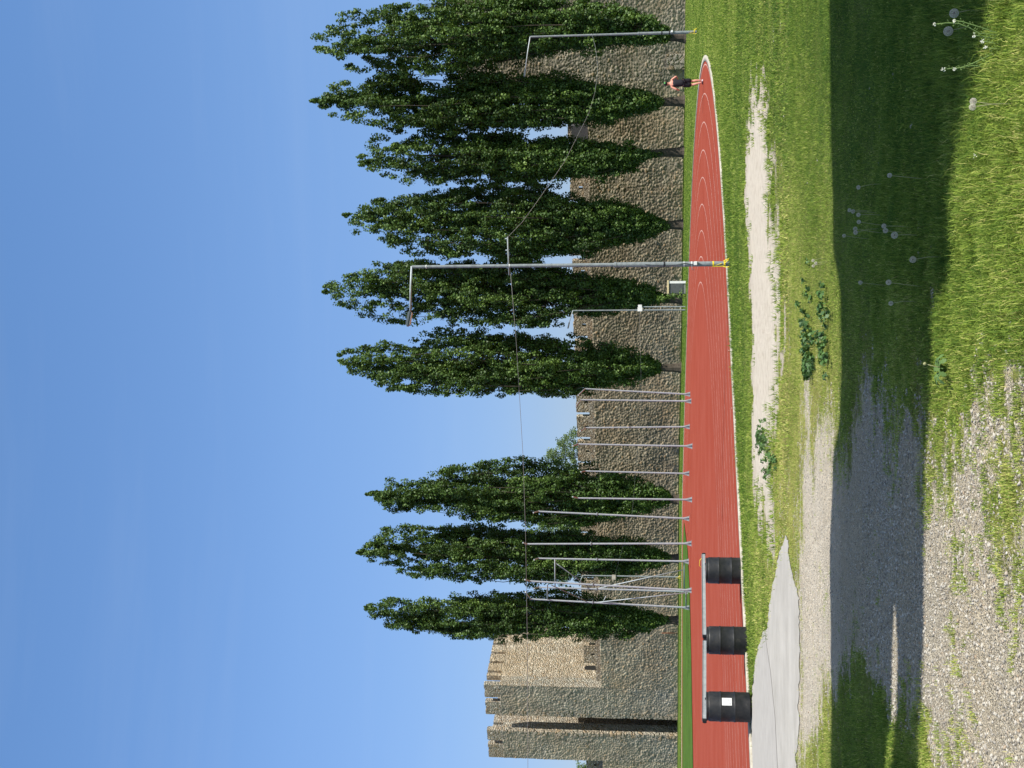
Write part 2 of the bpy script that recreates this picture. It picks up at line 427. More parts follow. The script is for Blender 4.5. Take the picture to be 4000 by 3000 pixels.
for r in Rl:
    v, f = ring_sheet([r - .025, r + .025], .025, QF)
    o = len(allv); allv += v; allf += [tuple(i + o for i in q) for q in f]
tag(link("lane_markings", npmesh("lane_markings", allv, allf), M['line']), kind="structure")
# kerb
t = NT("kerb_concrete", .9, .1); t.color(t.ramp(t.noise(6, 6, .75), [(.3, (.26, .24, .18)), (.6, (.46, .43, .36))])); t.bump(t.noise(40, 4), .5, .01); M['kerb'] = t.m
kv, kf = [], []
for q in QS:
    for r, z in ((R_OUT, .0), (R_OUT, .05), (R_OUT + .24, .045), (R_OUT + .24, -.02)):
        p = ring_pt(r, q); kv.append((p.x, p.y, float(gz(p.x, p.y)) + z))
for i in range(len(QS) - 1):
    for j in range(3):
        a = i * 4 + j; kf.append((a, a + 1, a + 5, a + 4))
tag(link("track_kerb", npmesh("track_kerb", kv, kf), M['kerb']), kind="structure")
# grass infield showing past the end of the bend
def pix_sheet(name, pts, dz, mat, kind="structure", sub=10, drape=gpg, rz=gz):
    bm = bmesh.new()
    vv = [bm.verts.new((p.x, p.y, 0)) for p in (drape(3000 - y, v) for v, y in pts)]
    bm.faces.new(vv)
    bmesh.ops.triangulate(bm, faces=bm.faces)
    bmesh.ops.subdivide_edges(bm, edges=bm.edges, cuts=sub, use_grid_fill=True)
    for v in bm.verts: v.co.z = float(rz(v.co.x, v.co.y)) + dz
    me = bm_mesh(name, bm)
    return link(name, me, mat)
t = NT("mown_grass", .9, .1)
t.color(t.mix(.8, t.ramp(t.noise(9, 5, .8), [(.3, (.035, .08, .01)), (.7, (.09, .165, .025))]), t.ramp(t.noise(.4, 6, .7), [(.35, .65), (.65, 1.2)]), 'MULTIPLY')); t.bump(t.noise(20, 3), .8, .05); M['mown'] = t.m
tag(pix_sheet("infield_grass", [(2674,2035),(2688,2150),(2696,2300),(2703,2600),(2710,3000),(2716,3500),(2664,3500),(2667,3000),(2668,2600),(2668,2300),(2669,2150)], .045, M['mown']), kind="structure")
# concrete apron
t = NT("apron_concrete", .9, .1)
cb = t.ramp(t.noise(1.2, 7, .65), [(.3, (.30, .285, .255)), (.7, (.42, .40, .365))])
cb = t.mix(t.ramp(t.noise(1., 5, .7, t.mapped((.25, 2.5, 1))), [(.45, 0.), (.8, .6)]), cb, (.31, .30, .28))
cb = t.mix(t.ramp(t.vor(6).outputs["Distance"], [(.03, .5), (.05, 0.)]), cb, (.2, .18, .15))
t.color(cb); t.bump(t.noise(30, 5), .35, .01); M['apron'] = t.m
def jag(pts, amp, n=3):
    out = []
    for (v0, y0), (v1, y1) in zip(pts, pts[1:] + pts[:1]):
        for k in range(n):
            f = k / n; out.append((v0 + (v1 - v0) * f + rnd.uniform(-amp, amp), y0 + (y1 - y0) * f + rnd.uniform(-amp, amp) * 2))
    return out
apron = [(3071,2095),(3043,2177),(3021,2285),(3005,2386),(2999,2456),(2980,2468),(2961,2538),(2951,2601),(2940,2696),(2936,2823),(2938,3000),(2946,3400),
         (3125,3400),(3113,3000),(3109,2949),(3125,2854),(3119,2759),(3125,2633),(3124,2443),(3122,2335),(3106,2272),(3084,2183),(3081,2108)]
tag(pix_sheet("concrete_apron", jag(apron, 3.0, 6), .008, M['apron'], sub=2, drape=lambda X, V: gp(X, V), rz=lambda x, y: 0 * x), kind="structure")
tag(pix_sheet("concrete_slab", [(2990,2470),(2985,2470),(2966,2545),(2956,2605),(2945,2700),(2941,2823),(2943,3000),(2950,3390),(3044,3390),(3040,3000),(3030,2800),(3012,2620),(3000,2540)], .013,
    simple("older_concrete", (.34, .325, .30), .9, .1, 0, .08, 3), sub=2, drape=lambda X, V: gp(X, V), rz=lambda x, y: 0 * x), kind="structure")
APRON = world_poly(apron)

# ------------------------------------------------------------------ grass blades (uncountable)
def track_r(x, y):
    dx, dy = x - C.x, y - C.y
    a = dx * SDIR.x + dy * SDIR.y; b = dx * NR.x + dy * NR.y
    return np.where(a > 0, np.abs(b), np.hypot(dx, dy))
def blades(name, y0, y1, dens, hmin, hmax, w, segs, label, kmargin=1.18, hgain=None):
    area_n = int(dens * (y1 - y0) * (y1 + y0) * .30 * kmargin)
    yy = np.sqrt(rng.random(area_n) * (y1 ** 2 - y0 ** 2) + y0 ** 2)
    xx = (rng.random(area_n) * 2 - 1) * yy * .30 * kmargin
    cv_ = cover_at(xx, yy) + (vnoise(xx, yy, 11., 8) - .5) * .8 + (rng.random(area_n) - .5) * .25
    keep = (cv_ > .5) & (track_r(xx, yy) > R_OUT + .12 + (rng.random(area_n)) * .18) & (sd_poly(xx, yy, APRON) < rng.random(area_n) ** 4 * .35 - .05)
    xx, yy, cv_ = xx[keep], yy[keep], cv_[keep]; n = len(xx)
    zz = ground_z(xx, yy)
    X, V = topix(xx, yy, 0.)
    tall = np.clip((vnoise(xx, yy, 1.1, 6) * 1.1 + vnoise(xx, yy, 4., 7) * .5 - .45), .15, 1.2)
    h = (hmin + (hmax - hmin) * rng.random(n) ** 1.6) * (.55 + .8 * tall) * np.clip(cv_ * .9, .45, 1.25)
    if hgain is not None: h = h * hgain(X, V)
    az = rng.random(n) * 2 * np.pi; lean = .1 + (rng.random(n) ** 1.1) * 1.3
    fa = rng.random(n) * 2 * np.pi
    wx, wy = np.cos(fa) * w, np.sin(fa) * w
    d = np.clip(table(DRY, xx, yy) + (vnoise(xx, yy, .9, 9) - .5) * .5, 0, 1)
    tint = np.clip(d * .62 + rng.normal(0, .22, n) + .10 + (vnoise(xx, yy, 6., 12) - .5) * .35, 0, 1)
    dead = rng.random(n) < (.01 + .08 * d); tint[dead] = .9; h = np.where(dead, h * .7, h)
    lx, ly = np.cos(az) * lean, np.sin(az) * lean
    if segs == 2:
        P = np.stack([
            np.stack([xx - wx, yy - wy, zz - .01], 1), np.stack([xx + wx, yy + wy, zz - .01], 1),
            np.stack([xx + wx * .8 + lx * h * .35, yy + wy * .8 + ly * h * .35, zz + h * .62], 1),
            np.stack([xx - wx * .8 + lx * h * .35, yy - wy * .8 + ly * h * .35, zz + h * .62], 1),
            np.stack([xx + lx * h, yy + ly * h, zz + h * (1 - .35 * lean)], 1)], 1).reshape(-1, 3)
        b = np.arange(n)[:, None] * 5
        Fc = np.concatenate([b + [0, 1, 2], b + [0, 2, 3], b + [3, 2, 4]], 1).reshape(-1, 3); rep = 5
    else:
        P = np.stack([np.stack([xx - wx, yy - wy, zz - .01], 1), np.stack([xx + wx, yy + wy, zz - .01], 1),
            np.stack([xx + lx * h, yy + ly * h, zz + h * (1 - .3 * lean)], 1)], 1).reshape(-1, 3)
        Fc = (np.arange(n)[:, None] * 3 + [0, 1, 2]); rep = 3
    me = npmesh(name, P, Fc, {"tint": np.repeat(tint, rep)})
    o = link(name, me, M['grass_blade'])
    return tag(o, label, "grass", kind="stuff"), n
def near_gain(X, V):
    y = 3000 - X
    return 1.0 + .9 * np.clip((V - 3560) / 200, 0, 1) * np.clip((1650 - y) / 500, 0.25, 1.9)
o_, n1 = blades("meadow_grass", 6.2, 11.5, 9500, .018, .075, .0019, 2, "long loose grass blades in the nearest strip of lit and shaded meadow", 1.3, near_gain)
o_, n2 = blades("meadow_grass", 11.5, 19, 3200, .02, .065, .0036, 1, "shorter grass between the shadow band and the sand strip", 1.2)
o_, n5 = blades("lawn_grass", 78, 128, 70, .03, .08, .028, 1, "lawn between the far side of the track and the foot of the old wall", 1.02)
o_, n4 = blades("far_verge_grass", 48, 78, 300, .03, .08, .017, 1, "distant short grass around the right hand end of the red track", 1.05)
o_, n3 = blades("verge_grass", 19, 48, 620, .03, .085, .010, 1, "green and straw coloured grass verge along the outside of the red track", 1.12,
   lambda X, V: 1.0 + .9 * np.clip(1 - np.abs(V - (2905 - (X - 0) * .03)) / 40, 0, 1))
nl = 60000
yy = np.sqrt(rng.random(nl) * (14 ** 2 - 6.2 ** 2) + 6.2 ** 2); xx = (rng.random(nl) * 2 - 1) * yy * .35
k_ = (cover_at(xx, yy) > .62) & (vnoise(xx, yy, 1.7, 15) > .42); xx, yy = xx[k_], yy[k_]; nl = len(xx)
cen_ = np.stack([xx, yy, ground_z(xx, yy) + rng.random(nl) * .03], 1)
def flat_leaves(cen_, size):
    n = len(cen_); nr = rng.normal(size=(n, 3)) * .45; nr[:, 2] += 1; nr /= np.linalg.norm(nr, axis=1)[:, None]
    a = np.cross(nr, rng.normal(size=(n, 3))); a /= np.linalg.norm(a, axis=1)[:, None]; b = np.cross(nr, a); s = (size * (.5 + rng.random(n)))[:, None]
    V = np.stack([cen_ - a * s, cen_ - b * s * .6, cen_ + a * s, cen_ + b * s * .6], 1).reshape(-1, 3)
    return V, np.arange(n)[:, None] * 4 + [0, 1, 2, 3]
V_, F_ = flat_leaves(cen_, .008)
tag(link("clover", npmesh("clover", V_, F_, {"tint": np.repeat(np.clip(rng.normal(.35, .2, nl), 0, 1), 4)}), M['grass_blade']), "low clover leaves filling the near meadow between the grass blades", "clover", kind="stuff")
print("blades", n1, n2, n3)

# grass tufts invading the sand
nt_ = 900; tx = rng.uniform(-7, 7, nt_ * 6); ty = rng.uniform(18, 40, nt_ * 6)
sdt = sd_poly(tx, ty, SAND); kk = (sdt > -.4) & (sdt < .1 + rng.random(nt_ * 6) ** 3 * 1.3); tx, ty = tx[kk], ty[kk]
nb = 16; ax_ = np.repeat(tx, nb) + rng.normal(0, .05, len(tx) * nb); ay_ = np.repeat(ty, nb) + rng.normal(0, .05, len(tx) * nb)
hb = rng.uniform(.03, .11, len(ax_)); aa = rng.random(len(ax_)) * 6.283; ll = rng.uniform(.2, 1.1, len(ax_)) * hb
w_ = .009; fa = rng.random(len(ax_)) * 6.283
Pt = np.stack([np.stack([ax_ - np.cos(fa) * w_, ay_ - np.sin(fa) * w_, 0 * ax_ - .01], 1), np.stack([ax_ + np.cos(fa) * w_, ay_ + np.sin(fa) * w_, 0 * ax_ - .01], 1),
    np.stack([ax_ + np.cos(aa) * ll, ay_ + np.sin(aa) * ll, hb], 1)], 1).reshape(-1, 3)
tag(link("sand_tufts", npmesh("sand_tufts", Pt, np.arange(len(ax_))[:, None] * 3 + [0, 1, 2], {"tint": np.repeat(np.clip(rng.normal(.35, .2, len(ax_)), 0, 1), 3)}), M['grass_blade']),
    "ragged grass tufts growing out into the pale sand strip", "grass", kind="stuff")

# ------------------------------------------------------------------ loose gravel stones
def stones(name, y0, y1, dens, smin, smax, label):
    n = int(dens * (y1 ** 2 - y0 ** 2) * .30 * 1.2)
    yy = np.sqrt(rng.random(n) * (y1 ** 2 - y0 ** 2) + y0 ** 2); xx = (rng.random(n) * 2 - 1) * yy * .36
    k = (cover_at(xx, yy) + (vnoise(xx, yy, 11., 8) - .5) * .5 < .62) & (sd_poly(xx, yy, SAND) < -.2) & (sd_poly(xx, yy, APRON) < -.05)
    xx, yy = xx[k], yy[k]; n = len(xx)
    ico = bmesh.new(); bmesh.ops.create_icosphere(ico, subdivisions=1, radius=1.0)
    iv = np.array([v.co[:] for v in ico.verts]); fi = np.array([[v.index for v in f.verts] for f in ico.faces]); ico.free()
    s = smin + (smax - smin) * rng.random(n) ** 3
    vv = iv[None] * (1 + rng.uniform(-.28, .28, (n, len(iv), 1)))
    vv = vv * np.stack([rng.uniform(.7, 1.2, n), rng.uniform(.6, 1.1, n), rng.uniform(.4, .75, n)], 1)[:, None]
    a = rng.random(n) * 2 * np.pi; ca, sa = np.cos(a)[:, None], np.sin(a)[:, None]
    x_ = vv[..., 0] * ca - vv[..., 1] * sa; y_ = vv[..., 0] * sa + vv[..., 1] * ca
    tl = rng.normal(0, .25, n)[:, None]
    P = np.stack([x_ * s[:, None] + xx[:, None], y_ * s[:, None] + yy[:, None], (vv[..., 2] + x_ * tl) * s[:, None] + (ground_z(xx, yy) + s * .18)[:, None]], -1).reshape(-1, 3)
    Fc = (np.arange(n)[:, None, None] * len(iv) + fi[None]).reshape(-1, 3)
    me = npmesh(name, P, Fc, {"tint": np.repeat(rng.random(n), len(iv))})
    o = link(name, me, M['pebble']); tag(o, label, "gravel", kind="stuff"); print("stones", n)
t = NT("pebble", .9, .15)
t.color(t.mix(.35, t.ramp(t.attr("tint"), [(0., (.20, .18, .15)), (.3, (.34, .315, .27)), (.6, (.44, .41, .35)), (.85, (.49, .46, .39)), (.97, (.34, .26, .18)), (1., (.58, .55, .49))]), t.ramp(t.noise(60, 3), [(.3, .6), (.7, 1.15)]), 'MULTIPLY')); M['pebble'] = t.m
stones("gravel", 6.2, 12, 1500, .003, .015, "loose grey and cream gravel stones scattered over the near path")
stones("gravel", 12, 22, 300, .005, .013, "finer pale gravel between the shadow band and the concrete apron")

# ------------------------------------------------------------------ fortress wall
P0 = Vector((19.7, 134.0)); U = Vector((-.9126, .4088)); T = Vector((.4088, .9126))
WM = Matrix(((U.x, T.x, 0, P0.x), (U.y, T.y, 0, P0.y), (0, 0, 1, 0), (0, 0, 0, 1)))   # (s, t, z) -> world
def st(X, V, tt=0.0):
    d = ray(X, V); kx, ky = d.x, d.y
    # P0 + U s + T tt = k (kx, ky)
    o = P0 + T * tt
    det = U.x * (-ky) - (-kx) * U.y
    s = (-(o.x) * (-ky) - (-kx) * (-(o.y))) / det
    q = o + U * s; k = q.y / ky
    return s, CAM_H + d.z * k
def wpt(s, tt, z): return WM @ Vector((s, tt, z))
def wbox(bm, s0, s1, t0, t1, z0, z1): add_box(bm, (min(s0, s1), t0, z0), (max(s0, s1), t1, z1), WM)
def wobj(name, boxes, mat, parent):
    bm = bmesh.new()
    for b in boxes: wbox(bm, *b)
    o = link(name, bm_mesh(name, bm), mat); o.parent = parent
    o.matrix_parent_inverse = parent.matrix_basis.inverted() if parent else Matrix.Identity(4)
    return o
def child(o, parent):
    o.parent = parent; o.matrix_parent_inverse = parent.matrix_basis.inverted(); return o

ZW = 9.2
def facing(parent, s0, s1, z0, z1, t0, mat, seed=1, cw=.37, ch=.23, step=.07, amp=.066):
    """rubble facing: every stone stands proud of its joint, so the raking sun models it"""
    ns = int((s1 - s0) / step) + 1; nz = int((z1 - z0) / step) + 1
    S, Z = np.meshgrid(np.linspace(s0, s1, ns), np.linspace(z0, z1, nz)); S = S.ravel(); Z = Z.ravel()
    row = np.floor(Z / ch).astype(np.int64)
    def h(a, b, k):
        n = (a * 374761393 + b * 668265263 + k * 974634777 + seed * 7919) & 0xffffffff
        n = ((n ^ (n >> 13)) * 1274126177) & 0xffffffff
        return ((n ^ (n >> 16)) & 0xffff) / 65535.0
    f1 = np.full(S.shape, 9.); f2 = np.full(S.shape, 9.); hid = np.zeros(S.shape)
    for dr in (-1, 0, 1):
        rr = row + dr
        off = h(rr, rr * 0, 1) * cw
        col = np.floor((S - off) / cw).astype(np.int64)
        for dc in (-1, 0, 1):
            cc = col + dc
            px = off + (cc + .5 + (h(cc, rr, 2) - .5) * .85) * cw; pz = (rr + .5 + (h(cc, rr, 3) - .5) * .8) * ch
            d = np.hypot((S - px) / cw, (Z - pz) / ch * .92) + (h(cc, rr, 5) - .5) * .12
            new = d < f1
            f2 = np.where(new, f1, np.minimum(f2, d)); hid = np.where(new, h(cc, rr, 4), hid); f1 = np.where(new, d, f1)
    e = np.clip((f2 - f1) / .34, 0, 1); e = e * e * (3 - 2 * e)
    H = e * amp * (.45 + .75 * hid) + (vnoise(S, Z, 7., seed) - .5) * .03 + (vnoise(S, Z, .5, seed + 1) - .5) * .10
    H = np.maximum(H, -.02)
    q = np.outer(np.ones(len(S)), 1)
    wx = P0.x + U.x * S + T.x * (t0 - H); wy = P0.y + U.y * S + T.y * (t0 - H)
    base = np.array(parent.location[:])
    vv = np.stack([wx, wy, Z], 1) - base
    ix = np.arange(ns * nz).reshape(nz, ns)
    ff = np.stack([ix[:-1, :-1], ix[:-1, 1:], ix[1:, 1:], ix[1:, :-1]], -1).reshape(-1, 4)
    me = npmesh("stone_facing", vv, ff, {"tint": hid, "joint": 1 - np.clip((f2 - f1) / .16, 0, 1)})
    return link("stone_facing", me, mat, parent)
def facing_mat(name, dark, mid, light, mortar, warm):
    t = NT(name, .95, .08)
    col = t.ramp(t.attr("tint"), [(0., dark), (.3, mid), (.7, mid), (.88, light), (1., warm)])
    col = t.mix(t.ramp(t.noise(.22, 5), [(.45, 0.), (.72, .6)]), col, warm)
    col = t.mix(.7, col, t.ramp(t.noise(.5, 5, .7), [(.35, .65), (.65, 1.2)]), 'MULTIPLY')
    col = t.mix(t.ramp(t.noise(1., 4, .6, t.mapped((.8, .8, .12))), [(.5, 0.), (.78, .45)]), col, dark)
    col = t.mix(.7, col, t.ramp(t.noise(11, 5, .7), [(.3, .55), (.7, 1.25)]), 'MULTIPLY')
    t.color(t.mix(t.math('MULTIPLY', t.attr("joint"), t.ramp(t.noise(.7, 3), [(.35, .25), (.65, 1.)])), col, mortar))
    t.bump(t.noise(16, 4, .7), .6, .05)
    return t.m
M['facing'] = facing_mat("rubble_facing", (.20, .18, .14), (.41, .36, .265), (.60, .53, .39), (.68, .56, .38), (.44, .30, .17))
M['facing_grey'] = facing_mat("grey_facing", (.20, .185, .15), (.38, .345, .27), (.56, .50, .39), (.64, .54, .38), (.42, .32, .20))
def merlon(parent, s0, s1, t0, t1, z0, z1, hole=True, mat='stone'):
    """a merlon with its loophole left open and a weathered, rounded head"""
    bm = bmesh.new()
    sm = (s0 + s1) / 2; hw = .15
    rows = 7
    if hole:
        for b in ((s0, sm - hw, z0, z1), (sm + hw, s1, z0, z1), (sm - hw, sm + hw, z0, z0 + .12), (sm - hw, sm + hw, z0 + .52, z1)):
            wbox(bm, b[0], b[1], t0, t1, b[2], b[3])
    else: wbox(bm, s0, s1, t0, t1, z0, z1)
    # ragged coping
    k = max(2, int((s1 - s0) / .45)); e = (s1 - s0) / k
    for i in range(k):
        wbox(bm, s0 + e * i + .03, s0 + e * (i + 1) - .02, t0 + .04, t1 - .04, z1 + .001, z1 + rnd.uniform(.03, .13))
    o = link('merlon', bm_mesh('merlon', bm), M[mat]); return child(o, parent)

sTL_r, _ = st(314, 2345)       # left tower, right corner
sTL_l, _ = st(29, 2348)
sTR_l, _ = st(2680, 2300)      # right tower, left corner
ZB = -1.0
wall = empty("fortress_wall", wpt((sTR_l + sTL_r) / 2, 0, 0), "long brown rubble stone wall with battlements behind the poplars", "wall", "curtain walls of the old town")
wobj("curtain", [(sTR_l, sTL_r - .003, 0, 1.9, ZB, ZW)], M['stone'], wall)
wobj("parapet", [(sTR_l, sTL_r - .003, 1.25, 1.897, ZW, ZW + .62)], M['stone_grey'], wall)
facing(wall, sTR_l, sTL_r, -.6, ZW + .0, -.03, M['facing'], 1)
# merlons along the top: spacing read off the visible ones (y 1621-1703, 1728-)
sm0, _ = st(3000 - 1628, 2290, 1.25)
sm1, _ = st(3000 - 1724, 2290, 1.25)
period = sm1 - sm0; gap = .52
k = -12
while sm0 + period * k < sTL_r:
    a = sm0 + period * k; b = a + period - gap
    if a > sTR_l + .2 and b < sTL_r - .3:
        merlon(wall, a, b, 1.25, 1.897, ZW + .62, ZW + 1.95 + rnd.uniform(-.05, .05))
    k += 1
# buttress with a sunlit edge at the foot, right of the jogger
s_b0, _ = st(3000 - 214, 2640, -.5); s_b1, _ = st(3000 - 272, 2640, -.5)
wobj("buttress", [(s_b0, s_b1, -.34, .0, ZB, 1.62)], M['quoin'], wall)
wobj("pale_block", [(st(3000 - yy_, vv_)[0] - .16, st(3000 - yy_, vv_)[0] + .16, -.17, .02, st(3000 - yy_, vv_)[1] - .12, st(3000 - yy_, vv_)[1] + .12)
     for vv_, yy_ in ((2522,1552),(2518,1590),(2524,1648),(2520,1705),(2655,1510),(2642,640),(2560,945),(2630,1075))], M['quoin'], wall)
# hut on top of the wall right of the third poplar, its shade put into the dark colour
s_h0, z_h0 = st(3000 - 486, 2232, 1.0); s_h1, _ = st(3000 - 575, 2232, 1.0)
wobj("stair_hut", [(s_h0, s_h1, .5, 1.0, ZW, z_h0)], simple("dark_slate", (.10, .10, .11), .9), wall)

wall2 = empty("fortress_wall", wpt(sTL_l + 10, 0, 0), "short end of battlemented stone wall at the far left, past the cream tower", "wall", "curtain walls of the old town")
wobj("curtain", [(sTL_l + .003, sTL_l + 60, 0, 1.9, ZB, ZW)], M['stone'], wall2)
wobj("parapet", [(sTL_l + .003, sTL_l + 60, 1.25, 1.897, ZW, ZW + .62)], M['stone_grey'], wall2)
facing(wall2, sTL_l, sTL_l + 12, -.6, ZW, -.03, M['facing'], 3)
for k in range(6):
    merlon(wall2, sTL_l + .5 + period * k, sTL_l + .5 + period * (k + 1) - gap, 1.25, 1.897, ZW + .62, ZW + 1.95)

def tower(name, s_r, s_l, wp_r, wp_l, depth, ztop, label, open_gorge=True, slot=1.75):
    tw = empty(name, wpt((s_r + s_l) / 2, 0, 0), label, "tower")
    th = 1.8; zc = ztop - slot
    # piers facing the town, flush with the curtain
    def cren(nm, s0, s1, t0, t1, slots, along='s', mat='stone_grey', zt=None):
        zt = zt or ztop
        bm = bmesh.new(); wbox(bm, s0, s1, t0, t1, ZB, zt - slot)
        a0, a1 = (s0, s1) if along == 's' else (t0, t1)
        o = link(nm, bm_mesh(nm, bm), M[mat]); child(o, tw)
        cur = a0
        for c0, c1 in slots + [(a1, a1)]:
            if c0 - cur > .1:
                if along == 's': merlon(tw, cur, c0, t0, t0 + .75, zt - slot, zt, False, mat)
                else:
                    bm = bmesh.new(); wbox(bm, s0, s0 + .7, cur, c0, zt - slot, zt)
                    child(link('merlon', bm_mesh('merlon', bm), M[mat]), tw)
            cur = c1
    cr = s_r + wp_r; cl = s_l - wp_l
    cren("pier", s_r, cr, 0.0, th, [(s_r + wp_r * .42, s_r + wp_r * .58)])
    cren("pier", cl, s_l, 0.0, th, [(cl + wp_l * .36, cl + wp_l * .52)])
    facing(tw, s_r, cr - .02, -.6, zc, -.03, M['facing_grey'], 5); facing(tw, cl + .02, s_l, -.6, zc, -.03, M['facing_grey'], 6)
    # side walls going back
    n = int((depth - th) / 1.9)
    sl = [(th + .6 + i * 1.9, th + 1.05 + i * 1.9) for i in range(n)]
    cren("side_wall", s_r, s_r + 1.5, th + .003, depth, sl, 't', 'stone_warm')
    cren("side_wall", s_l - 1.5, s_l, th + .003, depth, sl, 't', 'stone_grey')
    nb = int((s_l - s_r - 3.0) / 1.55)
    sb = [(s_r + 1.5 + 1.0 + i * 1.55, s_r + 1.5 + 1.4 + i * 1.55) for i in range(nb)]
    cren("back_wall", s_r + 1.503, s_l - 1.503, depth - 1.3, depth - .003, sb, 's', 'stone_warm', ztop - .3)
    # pale dressed quoins up both sides of the gorge
    for (e, sg) in ((cr, -1), (cl, 1)):
        z = 0.0; i = 0
        while z < ztop - slot - 1:
            hgt = rnd.uniform(.38, .62); w = rnd.uniform(.35, .85)
            a, b = sorted((e + .012 * -sg, e + sg * w))
            if rnd.random() < .75:
                bm = bmesh.new(); wbox(bm, a, b, -.13, rnd.uniform(.5, th - .1), z + .02, z + hgt)
                child(link('quoin', bm_mesh('quoin', bm), M['quoin']), tw)
            z += hgt
    return tw
s_a = st(314, 2345)[0]; s_b = st(190, 2640)[0]; s_c = st(127, 2640)[0]; s_d = st(29, 2348)[0]
zt = st(240, 1899)[1]
tl = tower("stone_tower", s_a, s_d, s_b - s_a, s_d - s_c, 12.0, zt, "tall crenellated tower with sunlit cream flank and open dark gorge, at the left end")
# doorway onto the wall walk in its sunlit flank: solid plug coloured as inner shade
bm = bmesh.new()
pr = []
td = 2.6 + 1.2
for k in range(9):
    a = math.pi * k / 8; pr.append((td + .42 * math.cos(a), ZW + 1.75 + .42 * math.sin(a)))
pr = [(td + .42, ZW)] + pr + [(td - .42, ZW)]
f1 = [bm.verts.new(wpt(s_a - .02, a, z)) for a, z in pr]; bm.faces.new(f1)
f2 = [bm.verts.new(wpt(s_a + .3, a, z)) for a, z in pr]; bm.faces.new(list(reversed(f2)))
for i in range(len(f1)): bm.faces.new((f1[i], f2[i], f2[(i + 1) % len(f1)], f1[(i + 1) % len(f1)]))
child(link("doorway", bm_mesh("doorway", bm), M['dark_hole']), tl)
# a round-headed niche low in the gorge back wall
bm = bmesh.new()
sn = (s_b + s_c) / 2 + 3.0 * -.0
pr = [(sn + .55 * math.cos(math.pi * k / 8), 6.8 + .55 * math.sin(math.pi * k / 8)) for k in range(9)]
pr = [(sn + .55, 4.4)] + pr + [(sn - .55, 4.4)]
f1 = [bm.verts.new(wpt(a, 12.0 - 1.33, z)) for a, z in pr]; bm.faces.new(f1)
child(link("niche", bm_mesh("niche", bm), M['quoin']), tl)

ztr = st(2990, 1760)[1]
tr = tower("stone_tower", sTR_l - 19, sTR_l - .003, 4.2, 9.5, 11.0, ztr - .4, "grey brown crenellated tower mostly hidden by the two rightmost poplars", slot=1.9)

# ------------------------------------------------------------------ poplars
def leaf_cloud(cl_c, cl_r, per, size, tint_base, up_bias=.3, seed=1):
    """cl_c (n,3) clump centres, cl_r (n,3) radii -> verts, faces, tint"""
    r = np.random.default_rng(seed)
    n = len(cl_c); N = n * per
    d = r.normal(size=(N, 3)); d /= np.linalg.norm(d, axis=1)[:, None]
    rad = r.random(N) ** .45
    cc = np.repeat(cl_c, per, 0); rr = np.repeat(cl_r, per, 0)
    P = cc + d * rr * rad[:, None]
    nrm = d * .9 + r.normal(size=(N, 3)) * .7; nrm[:, 2] += up_bias
    nrm /= np.linalg.norm(nrm, axis=1)[:, None]
    a = np.cross(nrm, r.normal(size=(N, 3))); a /= np.linalg.norm(a, axis=1)[:, None] + 1e-9
    b = np.cross(nrm, a)
    s = (size * (.6 + .8 * r.random(N)))[:, None]
    V = np.stack([P - a * s * .5, P - b * s * .42 + nrm * s * .1, P + a * s * .6, P + b * s * .42 + nrm * s * .1], 1).reshape(-1, 3)
    Fc = np.arange(N)[:, None] * 4 + [0, 1, 2, 3]
    tint = np.clip(np.repeat(tint_base, per) + r.normal(0, .16, N), 0, 1)
    return V, Fc, np.repeat(tint, 4)

